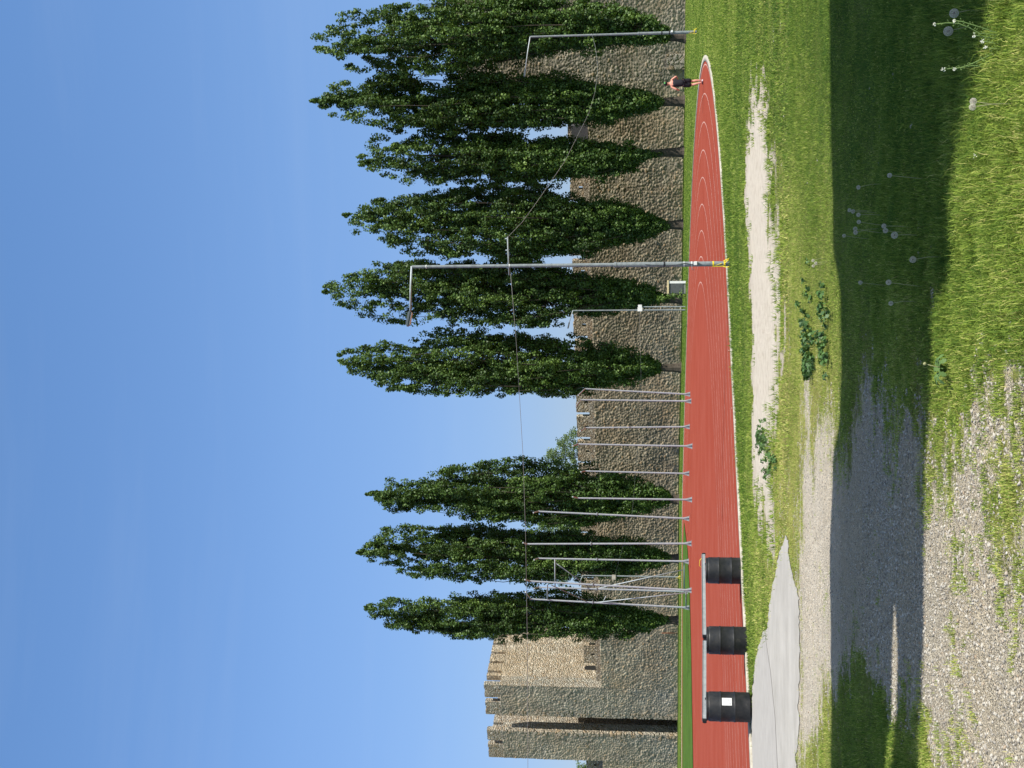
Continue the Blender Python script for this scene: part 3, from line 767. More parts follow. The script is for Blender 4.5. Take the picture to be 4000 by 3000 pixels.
TREES = [
 (150, [(1218,143,156),(1240,130,205),(1300,95,245),(1400,68,285),(1500,45,295),(1600,25,285),(1700,5,305),(1800,8,290),(1900,0,262),(2000,-12,245),(2150,-15,232),(2300,0,215),(2400,25,200),(2500,45,185),(2560,70,175),(2600,100,160)]),
 (400, [(1216,390,400),(1245,372,440),(1300,348,445),(1400,322,485),(1500,308,500),(1600,300,510),(1700,310,505),(1800,300,500),(1900,292,490),(2000,290,500),(2150,300,490),(2300,315,480),(2400,325,465),(2500,345,450),(2560,370,430),(2590,385,412)]),
 (597, [(1390,634,646),(1440,560,665),(1470,515,680),(1550,505,705),(1650,490,725),(1750,500,715),(1850,512,710),(1950,525,710),(2050,535,700),(2150,540,700),(2300,545,695),(2400,555,680),(2480,570,650),(2550,585,620),(2600,590,608)]),
 (880, [(1343,832,845),(1380,812,885),(1430,785,925),(1500,765,950),(1600,748,968),(1700,732,990),(1800,728,1000),(1900,728,1002),(2000,722,1005),(2100,725,1010),(2200,738,1000),(2300,755,990),(2400,780,965),(2500,815,945),(2560,845,925),(2610,868,895)]),
 (1170,[(1260,1122,1140),(1300,1095,1195),(1360,1065,1215),(1420,1045,1240),(1500,1022,1258),(1600,1008,1272),(1700,1010,1262),(1800,1018,1262),(1900,1020,1262),(2000,1022,1280),(2100,1030,1272),(2200,1040,1245),(2300,1052,1240),(2400,1070,1225),(2500,1095,1210),(2570,1130,1195),(2610,1150,1185)]),
 (1437,[(1318,1382,1398),(1345,1358,1440),(1400,1340,1480),(1470,1322,1505),(1550,1308,1530),(1650,1292,1545),(1750,1286,1550),(1850,1288,1555),(1950,1295,1560),(2050,1302,1560),(2150,1315,1555),(2250,1325,1548),(2350,1338,1520),(2450,1360,1495),(2520,1385,1480),(2570,1415,1460)]),
 (1950,[(1430,1926,1936),(1460,1905,1945),(1500,1885,1990),(1550,1862,2005),(1620,1848,2010),(1700,1828,2008),(1750,1806,2015),(1850,1800,2028),(1950,1790,2040),(2050,1780,2055),(2120,1765,2058),(2200,1790,2050),(2300,1818,2042),(2400,1848,2030),(2500,1870,2012),(2570,1895,1985),(2610,1925,1968)]),
 (2180,[(1391,2152,2166),(1420,2132,2185),(1470,2090,2200),(1500,2062,2210),(1600,2058,2232),(1700,2052,2242),(1800,2045,2250),(1900,2050,2262),(2000,2056,2272),(2100,2052,2282),(2200,2058,2275),(2300,2062,2272),(2400,2080,2262),(2500,2108,2245),(2570,2140,2220),(2615,2165,2198)]),
 (2420,[(1423,2372,2386),(1450,2345,2415),(1500,2318,2435),(1560,2308,2470),(1620,2305,2488),(1690,2318,2462),(1730,2322,2492),(1800,2300,2510),(1900,2298,2512),(2000,2300,2515),(2100,2308,2505),(2200,2312,2495),(2300,2328,2505),(2400,2340,2500),(2500,2370,2478),(2570,2395,2452),(2615,2410,2432)]),
]
ORD = ["rightmost poplar, full and broad, in front of the right tower",
 "tall slim poplar with sunlit right edge, second from the right, above the jogger",
 "dark shadowy poplar with a forked twin top, third from the right",
 "wide poplar with a slender side spire, fourth from the right",
 "bushy tall poplar behind the central lamp post, above the small meter cabinet",
 "thick rounded poplar with bare grey trunk, beside the open sky gap",
 "ragged lopsided poplar left of the open sky gap, behind the short cage posts",
 "middle poplar of the left trio, straight and dense, behind the tall cage posts",
 "leftmost poplar, its crown overlapping the sunlit cream tower"]
def tree_depth(X):
    s, _ = st(X, 2500, -9.5); p = wpt(s, -9.5, 0); return p
for ti, (yb, prof) in enumerate(TREES):
    base = tree_depth(3000 - yb); d = base.y; base.z = float(gz(base.x, base.y)) - .05
    root = empty("poplar_tree", base, ORD[ti], "tree", "row of poplars in front of the old wall")
    zs, cs, ws = [], [], []
    for v, ya, yb2 in prof:
        pa = at(3000 - yb2, v, d); pb = at(3000 - ya, v, d)
        zs.append(pa.z); cs.append((pa.x + pb.x) / 2); ws.append((pb.x - pa.x) / 2)
    zs = np.array(zs)[::-1]; cs = np.array(cs)[::-1]; ws = np.array(ws)[::-1]
    r = np.random.default_rng(100 + ti)
    ztop, zbot = zs[-1], zs[0]; zbase = base.z
    # fastigiate limbs: each rises steeply to its own tip inside the outline
    limbs = []; cen = []; rad = []; tin = []
    NL = 74
    for k in range(NL):
        z_tip = zbot + (ztop - zbot) * (0.12 + 0.88 * ((k + r.random()) / NL) ** .85)
        a = r.random() * 2 * np.pi
        fr = np.sqrt(r.random()) * 1.03
        if k > NL - 4: fr *= .3
        z_start = max(zbase + 1.6, zbot - 1.0 + (z_tip - zbot) * r.uniform(.0, .55))
        L = z_tip - z_start
        npt = 10; pts = []
        for q in range(npt + 1):
            f = q / npt; z = z_start + L * f
            wz = np.interp(z, zs, ws) * (1.02 + .24 * mnoise.noise(Vector((math.cos(a) * 1.3 + ti * 3, math.sin(a) * 1.3, z * .33)))); cz = np.interp(z, zs, cs)
            sp = min(1, f * 1.9) ** .8 * fr
            cx = (1 - min(1, f * 2)) * base.x * (1 if z < zbot + 4 else 0) + (cz if z >= zbot + 4 else cz * min(1, f * 2))
            cx = cz * (1 - max(0, 1 - (z - zbase) / 5)) + base.x * max(0, 1 - (z - zbase) / 5)
            wob = .18 * math.sin(q * 1.7 + k)
            pts.append(Vector((cx + math.cos(a) * sp * max(wz - .08, .05) + wob * .5, d + math.sin(a) * sp * max(wz * .95 - .2, .05) + wob * .5, z)))
        limbs.append((pts, r.uniform(.05, .11) * (1 - .5 * k / NL)))
        # foliage sleeve round the upper part of each limb
        tone = .40 + r.normal(0, .15)
        nc = int(L / .50) + 2
        for q in range(nc):
            f = .10 + .90 * (q + r.random() * .8) / nc; f = min(f, 1)
            i = min(int(f * npt), npt - 1); p = pts[i].lerp(pts[i + 1], f * npt - i)
            if p.z < zbot: continue
            wz = np.interp(p.z, zs, ws)
            if mnoise.noise(Vector((p.x * .6 + ti * 9, p.y * .6, p.z * .24))) < -.13 and r.random() < .88: continue
            sc = min(1.0, max(.35, wz / 1.2))
            o = r.normal(0, .25, 3) * sc
            cen.append((p.x + o[0], p.y + o[1], p.z + o[2] * 1.5)); g = r.uniform(.75, 1.25) * sc * (1.0 - .35 * f)
            rad.append((.44 * g, .44 * g, .95 * g)); tin.append(tone + r.normal(0, .10))
    # extra filling low skirt + outline lobes
    for q in range(490):
        z = zbot + (ztop - zbot) * (r.random() ** (1.15 if q < 200 else 3.2) if q < 430 else r.uniform(.0, .24)); wz = np.interp(z, zs, ws)
        a = r.random() * 2 * np.pi; fr = r.uniform(.55, 1.0)
        if q < 260 and mnoise.noise(Vector((math.cos(a) * wz * .6 + ti * 9, math.sin(a) * wz * .6, z * .24))) < -.02: continue
        wz = wz * (1.0 + .24 * mnoise.noise(Vector((math.cos(a) * 1.3 + ti * 3, math.sin(a) * 1.3, z * .33))))
        cen.append((np.interp(z, zs, cs) + math.cos(a) * fr * max(wz - .15, .05), d + math.sin(a) * fr * wz * .9, z))
        g = r.uniform(.6, 1.1) * min(1, max(.4, wz / 1.2)); rad.append((.42 * g, .42 * g, .85 * g)); tin.append(.5 + r.normal(0, .12))
    cen = np.array(cen); rad = np.array(rad); tin = np.array(tin)
    V_, F_, T_ = leaf_cloud(cen, rad, 66, .195, tin, .25, 200 + ti)
    V_ -= np.array(base[:])
    link("crown", npmesh("crown", V_, F_, {"tint": T_}), M['poplar_leaf'], root)
    bm = bmesh.new()
    cxm = lambda z: np.interp(z, zs, cs)
    tp = [base.copy() - base]; tr_ = [.62]
    for z in (.25, .8, 1.8, 3., 6, 10, 15, 20, 25):
        if zbase + z > ztop - 2: break
        w_ = max(0, 1 - z / 6)
        tp.append(Vector((cxm(zbase + z) * (1 - w_) + base.x * w_ - base.x, 0, z))); tr_.append({.25:.50,.8:.42,1.8:.38}.get(z, max(.06, .36 * (1 - z / 27))))
    add_tube(bm, tp, tr_, 10)
    for pts, rr in limbs:
        add_tube(bm, [p - base for p in pts[:9:2]], [rr * (1.05 - i / 4.6) + .006 for i in range(len(pts[:9:2]))], 4, False)
    link("trunk", bm_mesh("trunk", bm), M['bark'], root)

# feathery pale trees beyond the wall
def feather(px, d, outline, label, seed):
    base = at(px, 2600, d); base.z = 0
    root = empty("feathery_tree", base, label, "tree", "pale trees growing beyond the wall")
    r = np.random.default_rng(seed); cen, rad, tin = [], [], []
    bm = bmesh.new(); add_tube(bm, [(0, 0, 0), (.1, 0, 5), (0, 0, 9)], [.25, .2, .12], 8)
    for v, y, w in outline:
        for k in range(int(5 + w * .55)):
            p = at(3000 - y + r.normal(0, w * .45), v + r.normal(0, 9), d) ; p.y += r.normal(0, 1.)
            cen.append(p[:]); rad.append((.5, .4, .3)); tin.append(.5 + r.normal(0, .2))
        q = at(3000 - y, v, d) - base
        add_tube(bm, [(0, 0, 8.5), (q.x * .5, 0, 8.5 + (q.z - 8.5) * .6), q], [.07, .05, .02], 5, False)
    V_, F_, T_ = leaf_cloud(np.array(cen), np.array(rad), 26, .15, np.array(tin), .1, seed)
    V_ -= np.array(base[:])
    link("crown", npmesh("crown", V_, F_, {"tint": T_}), M['feather_leaf'], root)
    link("trunk", bm_mesh("trunk", bm), M['bark'], root)
feather(3000 - 1775, 156, [(2245,1690,18),(2215,1712,16),(2190,1735,18),(2240,1740,30),(2160,1765,22),(2200,1775,36),(2235,1790,40),(2170,1800,28),(2150,1790,16),(2215,1830,36),(2245,1850,30)], "wispy pale green tree rising over the battlements at the sky gap", 5)
feather(3000 - 2065, 166, [(2150,2060,30),(2180,2065,34),(2210,2068,34),(2235,2070,34),(2120,2058,22),(2255,2072,30)], "wispy pale green tree seen between two left hand poplars above the wall", 6)
feather(20, 185, [(2268,2990,16),(2285,3005,22)], "small tuft of foliage behind the wall at the far left edge", 7)

# ------------------------------------------------------------------ lamp posts
def lamp_post(bx, bv, top_v, arm, r0, r1, step_v, label, boxes=(), base_z=None, tape=True, d=None, rods=()):
    p = gpg(bx, bv) if d is None else Vector((at(bx, bv, d).x, d, 0)); p.z = float(gz(p.x, p.y))
    d = p.y
    root = empty("lamp_post", p, label, "lamp post", "lamp posts round the sports ground")
    zt_ = at(bx, top_v, d).z - p.z; zs_ = at(bx, step_v, d).z - p.z
    bm = bmesh.new()
    add_tube(bm, [(0, 0, -.05), (0, 0, zs_)], [r0, r0 * .97], 16)
    add_tube(bm, [(0, 0, zs_ - .02), (0, 0, zs_ + .05), (0, 0, zt_)], [r0 * .97, r1 * 1.3, r1], 16)
    add_tube(bm, [(0, 0, zs_ - .03), (0, 0, zs_ + .03)], r0 * 1.12, 16)
    link("pole", bm_mesh("pole", bm), M['steel_dull'], root, False)
    ap = [at(3000 - y, v, d) - p for v, y in arm]
    nA = len(ap)
    link_pts = [Vector((0, 0, zt_ - .02))] + ap[:-1]
    tube_obj("arm", link_pts, [r1 * .85] + [r1 * .7] * (nA - 1), M['steel'], root, 10)
    a, b = ap[-2], ap[-1]
    dr = (b - a); L = dr.length; dr.normalize()
    q = dr.to_track_quat('X', 'Z').to_matrix().to_4x4(); q.translation = a
    bm = bmesh.new(); add_box(bm, (0, -.11, -.045), (L, .11, .05), q, .03)
    lh = link("lamp_head", bm_mesh("lamp_head", bm), M['lamp_glass'], root)
    bm = bmesh.new(); add_box(bm, (.1 * L, -.08, -.06), (L * .85, .08, -.046), q)
    link("lens", bm_mesh("lens", bm), M['white_paint'], lh)
    if tape:
        bm = bmesh.new()
        zb = .12
        add_tube(bm, [(0, 0, zb), (0, 0, zb + .05)], r0 * 1.06, 12)
        add_tube(bm, [(r0, -r0, zb + .05), (r0 * 1.7, -r0 * 1.5, .05), (r0 * 2.2, -r0 * 1.4, .0)], .014, 5)
        add_tube(bm, [(-r0, -r0, zb + .08), (-r0 * 1.5, -r0 * 1.3, .1), (-r0 * 1.2, -r0 * 1.9, .0)], .013, 5)
        add_tube(bm, [(0, -r0 * 1.1, zb + .03), (r0 * .6, -r0 * 1.6, .10), (r0 * 1.6, -r0 * 1.8, .02)], .012, 5)
        add_tube(bm, [(-r0 * 1.0, -r0, zb + .05), (-r0 * 1.2, -r0 * 1.2, zb + .35), (0, -r0 * 1.15, zb + .1)], .012, 5)
        link("hazard_tape", bm_mesh("hazard_tape", bm), M['yellow_tape'], root)
    for (v, h, w, off, mt) in boxes:
        z = at(bx, v, d).z - p.z; bm = bmesh.new()
        add_box(bm, (off - w / 2, -r0 - .07, z - h / 2), (off + w / 2, -r0 + .02, z + h / 2), None, .008)
        link("junction_box", bm_mesh("junction_box", bm), M[mt], root)
    return root, p, d, zt_

r1_, p1, d1, _ = lamp_post(1970, 2852, 1610, [(1608,1040),(1604,1124),(1603,1214),(1592,1276)], .068, .04, 2404,
    "tall grey central lamp post tied with yellow tape, standing at the track edge", boxes=[(2717, .085, .105, .01, 'white_paint')])
# bands, cable and loose bracket on the central post
for v in (2672, 2702, 1665, 1990):
    bm = bmesh.new(); z = at(1970, v, d1).z - p1.z; add_tube(bm, [(0, 0, z - .012), (0, 0, z + .012)], .0725 if v > 2400 else .05, 14)
    link("band", bm_mesh("band", bm), M['white_paint'], r1_)
z = at(1970, 2786, d1).z - p1.z
bm = bmesh.new(); add_tube(bm, [(0, 0, z - .02), (0, 0, z + .02)], .072, 14); link("yellow_band", bm_mesh("yellow_band", bm), M['yellow_tape'], r1_)
zz_ = lambda v: at(1970, v, d1).z - p1.z
tube_obj("cable", [(.0, -.075, zz_(2520)), (-.035, -.08, zz_(2560)), (-.055, -.075, zz_(2600)), (-.03, -.078, zz_(2640)), (.02, -.078, zz_(2672)), (.0, -.08, zz_(2690)), (-.02, -.08, zz_(2708))], .006, M['black_cable'], r1_, 6)
bm = bmesh.new(); add_tube(bm, [(0, 0, zz_(2595) - .02), (0, 0, zz_(2595) + .02)], .074, 14); link("black_strap", bm_mesh("black_strap", bm), M['black_cable'], r1_)
tube_obj("bracket", [(-.05, -.03, zz_(2703)), (-.14, -.03, zz_(2703)), (-.16, -.03, zz_(2712))], .009, M['steel_dull'], r1_, 6)
ca = at(3000 - 925, 1983, d1) - p1; cb_ = at(3000 - 1075, 1989, d1) - p1
tube_obj("cross_arm", [ca, cb_], .022, M['steel_dull'], r1_, 8)
for f in (.05, .35, .8):
    bm = bmesh.new(); q = ca.lerp(cb_, f); add_tube(bm, [q, q + Vector((0, 0, .03)), q + Vector((0, 0, .075))], [.012, .02, .012], 8)
    link("insulator", bm_mesh("insulator", bm), M['steel'], r1_)

r2_, p2, d2, _ = lamp_post(2875, 2722, 2073, [(2071,145),(2062,200),(2053,270),(2049,300)], .085, .05, 2494,
    "grey lamp post with yellow tape at its foot, in front of the rightmost poplar", boxes=[(2625, .10, .12, .05, 'white_paint')])
for v in (2585, 2615):
    bm = bmesh.new(); z = at(2875, v, d2).z - p2.z; add_tube(bm, [(0, 0, z - .03), (0, 0, z + .03)], .095, 12)
    link("band", bm_mesh("band", bm), M['black_cable'], r2_)
r3_, p3, d3, _ = lamp_post(1789.5, 2678, 2239, [(2238,1213),(2232,1232),(2224,1258),(2218,1284)], .06, .045, 2500,
    "slim pale lamp post with white switch boxes right beside the cabinet poplar", boxes=[(2500, .38, .32, .06, 'white_paint'), (2500, .30, .22, .32, 'white_paint')], tape=False)
bm = bmesh.new(); zq = at(1801, 2508, d3).z - p3.z; add_tube(bm, [(.26, 0, 0), (.26, 0, zq)], .035, 8); link("side_pipe", bm_mesh("side_pipe", bm), M['steel'], r3_)
r4_, p4, d4, _ = lamp_post(746, 2660, 2276, [(2275,2250),(2270,2262),(2266,2276),(2263,2290)], .07, .05, 2480,
    "thin distant lamp post with a cream box, seen through the left cage gates", boxes=[(2398, .35, .45, -.1, 'kerb')], tape=True, d=125)

# overhead cable
def cable(name, pts, label, r=.012, mat='rope'):
    c0 = Vector(pts[0]); root_pts = [Vector(p) - c0 for p in pts]
    o = tube_obj(name, root_pts, r, M[mat], None, 5); o.location = c0
    return tag(o, label, "cable")
def dep(a, b, f): return a + (b - a) * f
cps = [(1992,1035),(2017,1340),(2030,1560),(2043,1780),(2053,2080),(2060,2500),(2062,3000),(2062,3300)]
cp = []
for v, y in cps:
    f = (y - 1035) / 2265; cp.append(at(3000 - y, v, dep(d1, 44, f)))
cable("overhead_cable", cp, "thin overhead cable running left from the central lamp post across the whole view", .0065)
cps = [(1985,925),(2040,868),(2100,785),(2206,631),(2300,443),(2324,361),(2334,290),(2335,253),(2325,180),(2311,130)]
cp = []
for v, y in cps:
    f = (925 - y) / 795; cp.append(at(3000 - y, v, dep(d1, d2, f)))
cable("overhead_cable", cp, "slack overhead cable sagging from the central lamp post down to the right lamp post", .008)
cp = [at(3000 - y, v, dep(d3, 128, f)) for v, y, f in ((2498,1222,0),(2503,1400,.15),(2505,1580,.3),(2470,2000,.7),(2400,2256,1.))]
cable("overhead_cable", cp, "faint cable between the switch box post and the distant left post, low before the wall", .008)

# ------------------------------------------------------------------ throwing cage posts
POSTS = [  # base (V, y), elbow, tip, tall
 ((2697,1540.5),(2285.7,1518.6),(2258,1545),0),((2701,1567),(2269,1561.6),(2250,1587),0),((2695,1667),(2288,1671),(2267,1684),0),
 ((2705.5,1743),(2258,1734.6),(2238,1742),0),((2693,1850),(2286,1840),(2269,1843),0),((2704,1952),(2256,1945.6),(2237,1940.5),0),
 ((2693,2026),(2102.5,1997.5),(2083.5,2002.5),1),((2702,2123),(2058,2125),(2043,2120),1),((2691,2193),(2102.5,2181),(2086,2187),1),
 ((2702,2306),(2069,2270),(2050,2264),1),((2689,2311),(2102.5,2294),(2086,2299),1),((2695,2374),(2073,2340),(2052,2313),1)]
PL = ["short cage post with a long bent tip, rightmost of the throwing cage",
 "short bent cage post close beside the rightmost one, against the first sky gap merlon",
 "short cage post standing alone in front of the loopholed merlon",
 "short cage post before the bare wall, the one reaching the pale feathery tree",
 "short cage post at the right flank of the lopsided poplar",
 "short cage post rising before the trunk of the lopsided poplar",
 "tall leaning cage post with a mid flange, rightmost of the tall ones",
 "tall upright cage post whose tip touches the overhead cable, before the middle poplar",
 "tall cage post carrying the right edge of the rear gate frame",
 "tall leaning cage post at the middle of the gate, the nearer of the crossed pair",
 "tall cage post where gate braces meet, farther of the crossed pair",
 "tall leaning cage post at the left end of the cage, with the longest bent tip"]
post_w = []
for i, (b, e, tp, tall) in enumerate(POSTS):
    back = b[0] < 2698
    p = gpg(3000 - b[1], b[0] + (0 if not back else 0)); p.z = float(gz(p.x, p.y)); d = p.y
    root = empty("cage_post", p, PL[i], "cage post", "steel posts of the throwing cage")
    el = at(3000 - e[1], e[0], d - .4) - p; ti_ = at(3000 - tp[1], tp[0], d - 1.6) - p
    rr = .055 if tall else .05
    mid = el * .61
    bm = bmesh.new()
    add_tube(bm, [(0, 0, .0), mid if tall else el * .6, el, ti_], [rr * 1.1, rr, rr * .9, rr * .8], 10)
    link("pole", bm_mesh("pole", bm), M['steel'], root, False)
    bm = bmesh.new()
    for a in range(4):
        an = a * math.pi / 2 + .4; dx, dy = math.cos(an), math.sin(an)
        v = [bm.verts.new(q) for q in ((dx * rr * .8, dy * rr * .8, .48), (dx * rr * .8, dy * rr * .8, .01), (dx * .16, dy * .16, .01), (dx * .16, dy * .16, .05))]
        bm.faces.new(v)
        v2 = [bm.verts.new(q.co + Vector((-dy * .012, dx * .012, 0))) for q in v]; bm.faces.new(list(reversed(v2)))
        for q in range(4): bm.faces.new((v[q], v2[q], v2[(q + 1) % 4], v[(q + 1) % 4]))
    add_box(bm, (-.2, -.2, 0), (.2, .2, .022))
    link("foot_plate", bm_mesh("foot_plate", bm), M['steel_dull'], root)
    if tall:
        bm = bmesh.new(); dirv = el.normalized(); add_tube(bm, [mid - dirv * .03, mid + dirv * .03], rr * 2.0, 12)
        link("flange", bm_mesh("flange", bm), M['steel_dull'], root)
    post_w.append((p, el, d, root))
def gate(ia, ib, tv, ta, tb, bv, ba, bb, diag1, diag2, label):
    pa, pb = post_w[ia], post_w[ib]
    root = empty("cage_gate", (pa[0] + pb[0]) / 2, label, "gate", "braced gate frames of the throwing cage")
    o = root.location
    def P(v, y):
        f = (y - ta) / (tb - ta); return at(3000 - y, v, dep(pa[2], pb[2], max(0, min(1, f)))-.12) - Vector(o)
    tube_obj("top_rail", [P(tv, ta), P(tv, tb)], .04, M['steel'], root, 8)
    tube_obj("bottom_rail", [P(bv, ba), P(bv, bb)], .035, M['steel_dull'], root, 8)
    tube_obj("brace", [P(*diag1[0]), P(*diag1[1])], .032, M['steel_dull'], root, 8)
    tube_obj("brace", [P(*diag2[0]), P(*diag2[1])], .032, M['steel'], root, 8)
gate(8, 10, 2168, 2182, 2291, 2673, 2196, 2300, ((2172,2200),(2306,2298)), ((2668,2226),(2338,2298)), "right hand braced gate frame between the tall cage posts")
gate(9, 11, 2138, 2284, 2343, 2680, 2312, 2371, ((2153,2285),(2292,2350)), ((2676,2316),(2322,2354)), "narrow left hand braced gate frame ending at the leftmost cage post")
rod = tube_obj("loose_strut", [Vector((0, 0, 0)), at(3000 - 2328, 2368, post_w[11][2]) - at(3000 - 2346, 2358, post_w[11][2])], .03, M['steel'], None, 6)
# braces stay fixed to the left post
rod.location = at(3000 - 2346, 2358, post_w[11][2]) - post_w[11][0]; rod.parent = post_w[11][3]

# ------------------------------------------------------------------ meter cabinet, rusty rod, netting poles
def cabinet():
    d = 108.0
    lo = at(3000 - 1146, 2678, d); z0 = float(gz(lo.x, d)); hi = at(3000 - 1098, 2613, d)
    w = hi.x - lo.x; h = hi.z - z0
    root = empty("meter_cabinet", (lo.x, d, z0), "small stone framed meter cabinet with grey slatted door at the foot of a poplar", "cabinet")
    bm = bmesh.new(); add_box(bm, (0, .08, 0), (w * .8, .8, h)); link("body", bm_mesh("body", bm), simple("cabinet_plaster", (.2, .2, .18)), root)
    bm = bmesh.new(); add_box(bm, (w * .802, 0, 0), (w, .8, h), None, .01); link("side_panel", bm_mesh("side_panel", bm), M['white_paint'], root)
    bm = bmesh.new(); add_box(bm, (-.05, -.05, h + .003), (w + .06, .85, h + .14), None, .01); link("lid", bm_mesh("lid", bm), simple("yellow_stone", (.62, .52, .30)), root)
    bm = bmesh.new()
    for k in range(18): add_box(bm, (.03, .03, .25 + k * (h - .32) / 18), (w * .78, .075, .25 + (k + .62) * (h - .32) / 18))
    link("slatted_door", bm_mesh("slatted_door", bm), simple("grey_louvre", (.13, .14, .14)), root)
cabinet()
sh = at(3000 - 1158, 2672, 107.0); sh.z = float(gz(sh.x, 107.0))
rt = empty("young_shoot", sh, "bright young leafy shoot growing beside the meter cabinet", "plant")
cn_ = []
for q in range(26):
    f = rnd.random(); p_ = at(3000 - (1150 + 22 * f + rnd.gauss(0, 5)), 2662 - 95 * f ** .8, 107.0); cn_.append((p_.x - sh.x, rnd.gauss(0, .15), p_.z - sh.z))
V_, F_, T_ = leaf_cloud(np.array(cn_), np.full((26, 3), .2), 12, .13, rng.normal(.75, .1, 26), .5, 77)
link("foliage", npmesh("foliage", V_, F_, {"tint": T_}), M['poplar_leaf'], rt)
tube_obj("stem", [(0, 0, 0), (-.1, 0, 1.0), (-.45, 0, 2.0)], [.03, .02, .01], M['bark'], rt, 5)
s_r, z_r = st(3000 - 2472, 2585, -.15); s_r2, _ = st(3000 - 2470, 2648, -.15)
pb = wpt(s_r2, -.3, float(gz(-30, 150)))
o = tube_obj("rusty_post", [Vector((0, 0, 0)), wpt(s_r, -.2, z_r) - pb], .045, M['rust'], None, 6); o.location = pb
tag(o, "thin rusty iron post leaning on the wall left of the leftmost poplar", "post")
def short_stake(v0, y0, v1, y1, label):
    p = gpg(3000 - y0, v0); q = at(3000 - y1, v1, p.y)
    o = tube_obj("white_stake", [Vector((0, 0, 0)), q - p], .03, M['white_paint'], None, 6); o.location = p
    tag(o, label, "stake", "white stakes beyond the track")
short_stake(2666, 1556, 2664, 1572, "short white rail lying in the grass behind the two rightmost cage posts")

# ------------------------------------------------------------------ drums with steel beams
def drum(X, yp, z0, label, h=.86, sticker=None):
    root = empty("oil_drum", (X, yp, z0), label, "drum", "black drums along the track kerb")
    r = .292
    prof = [(r - .02, 0), (r, .012), (r, .02)]
    for zr in (.30, .58):
        prof += [(r, zr - .028), (r + .003, zr - .018), (r + .008, zr - .006), (r + .008, zr + .006), (r + .003, zr + .018), (r, zr + .028)]
    prof += [(r, h - .07), (r - .004, h - .05), (r - .02, h - .035), (r - .012, h - .02), (r - .006, h)]
    bm = bmesh.new(); lathe(bm, prof, 56)
    o = link("barrel", bm_mesh("barrel", bm), M['black_plastic'], root, False)
    for p_ in o.data.polygons: p_.use_smooth = len(p_.vertices) == 4
    bm = bmesh.new()
    lathe(bm, [(r - .05, h - .012), (r - .05, h + .004), (r - .07, h + .004)], 40)
    for a in (.9, 3.6):
        mt = Matrix.Translation((.17 * math.cos(a), .17 * math.sin(a), 0)); lathe(bm, [(.035, h), (.035, h + .022), (.02, h + .024)], 12, mt)
    link("lid", bm_mesh("lid", bm), M['black_plastic'], root)
    if sticker:
        a0, a1, z_0, z_1 = sticker
        bm = bmesh.new(); n = 8; rr = r + .004
        lo = [bm.verts.new((rr * math.cos(a0 + (a1 - a0) * k / n), rr * math.sin(a0 + (a1 - a0) * k / n), z_0)) for k in range(n + 1)]
        up_ = [bm.verts.new((rr * math.cos(a0 + (a1 - a0) * k / n), rr * math.sin(a0 + (a1 - a0) * k / n), z_1)) for k in range(n + 1)]
        for k in range(n): bm.faces.new((lo[k], lo[k + 1], up_[k + 1], up_[k]))
        s_ = link("sticker", bm_mesh("sticker", bm), M['white_paint'], root)
        bm = bmesh.new(); rr += .002
        for (fa, fb, za, zb) in ((.08, .40, .12, .16), (.08, .3, .22, .25), (.55, .9, .12, .15), (.5, .9, .3, .34), (.1, .85, .7, .73), (.1, .7, .8, .83)):
            q = [(fa, za), (fb, za), (fb, zb), (fa, zb)]
            bm.faces.new([bm.verts.new((rr * math.cos(a0 + (a1 - a0) * f), rr * math.sin(a0 + (a1 - a0) * f), z_0 + (z_1 - z_0) * g)) for f, g in q])
        link("print", bm_mesh("print", bm), simple("grey_print", (.3, .3, .3)), s_)
    return root
drum(-4.16, 30.6, -.055, "black plastic drum under the right end of the beams, its foot deep in grass")
drum(-5.40, 28.9, -.02, "middle black drum, under the joint of the two beams", sticker=(math.radians(172), math.radians(196), .36, .54))
drum(-6.42, 27.3, 0.035, "black drum with a white sticker at the edge of the concrete apron", sticker=(math.radians(288), math.radians(318), .37, .56))
def beam(a, b, z, label, strap=False):
    a = Vector(a); b = Vector(b); d = b - a; L = d.length
    q = d.normalized().to_track_quat('X', 'Z').to_matrix().to_4x4()
    root = empty("steel_beam", a, label, "beam", "galvanised beams laid across the drums")
    bm = bmesh.new()
    add_box(bm, (.0, -.04, 0), (L, .04, .006), q); add_box(bm, (0, -.04, .0062), (L, -.034, .075), q); add_box(bm, (0, .034, .0062), (L, .04, .075), q)
    add_box(bm, (0, -.052, .0755), (L, .052, .080), q)
    link("channel", bm_mesh("channel", bm), M['beam'], root)
    for s0, s1 in ((-.05, -.002), (L + .002, L + .06)):
        bm = bmesh.new(); add_box(bm, (s0, -.045, -.01), (s1, .045, .07), q, .012); link("end_cap", bm_mesh("end_cap", bm), M['black_plastic'], root)
    return root
M['beam'] = simple("zinc_beam", (.31, .33, .33), .6, .3, .1, .18, 9)
zb1 = at(834, 2763, 31.0).z; 
b1 = beam((-3.88, 31.0, .812), (-5.33, 28.98, .848), 0, "right hand galvanised beam resting on the right and middle drums")
b2 = beam((-5.43, 28.83, .848), (-6.62, 27.0, .905), 0, "left hand galvanised beam resting on the middle and left drums")
tube_obj("cord", [(-.02, -.05, .04), (-.10, -.07, .12), (-.22, -.07, .13), (-.30, -.06, .05), (-.2, -.06, -.03), (-.05, -.055, 0)], .005, M['yellow_tape'], b1, 5)

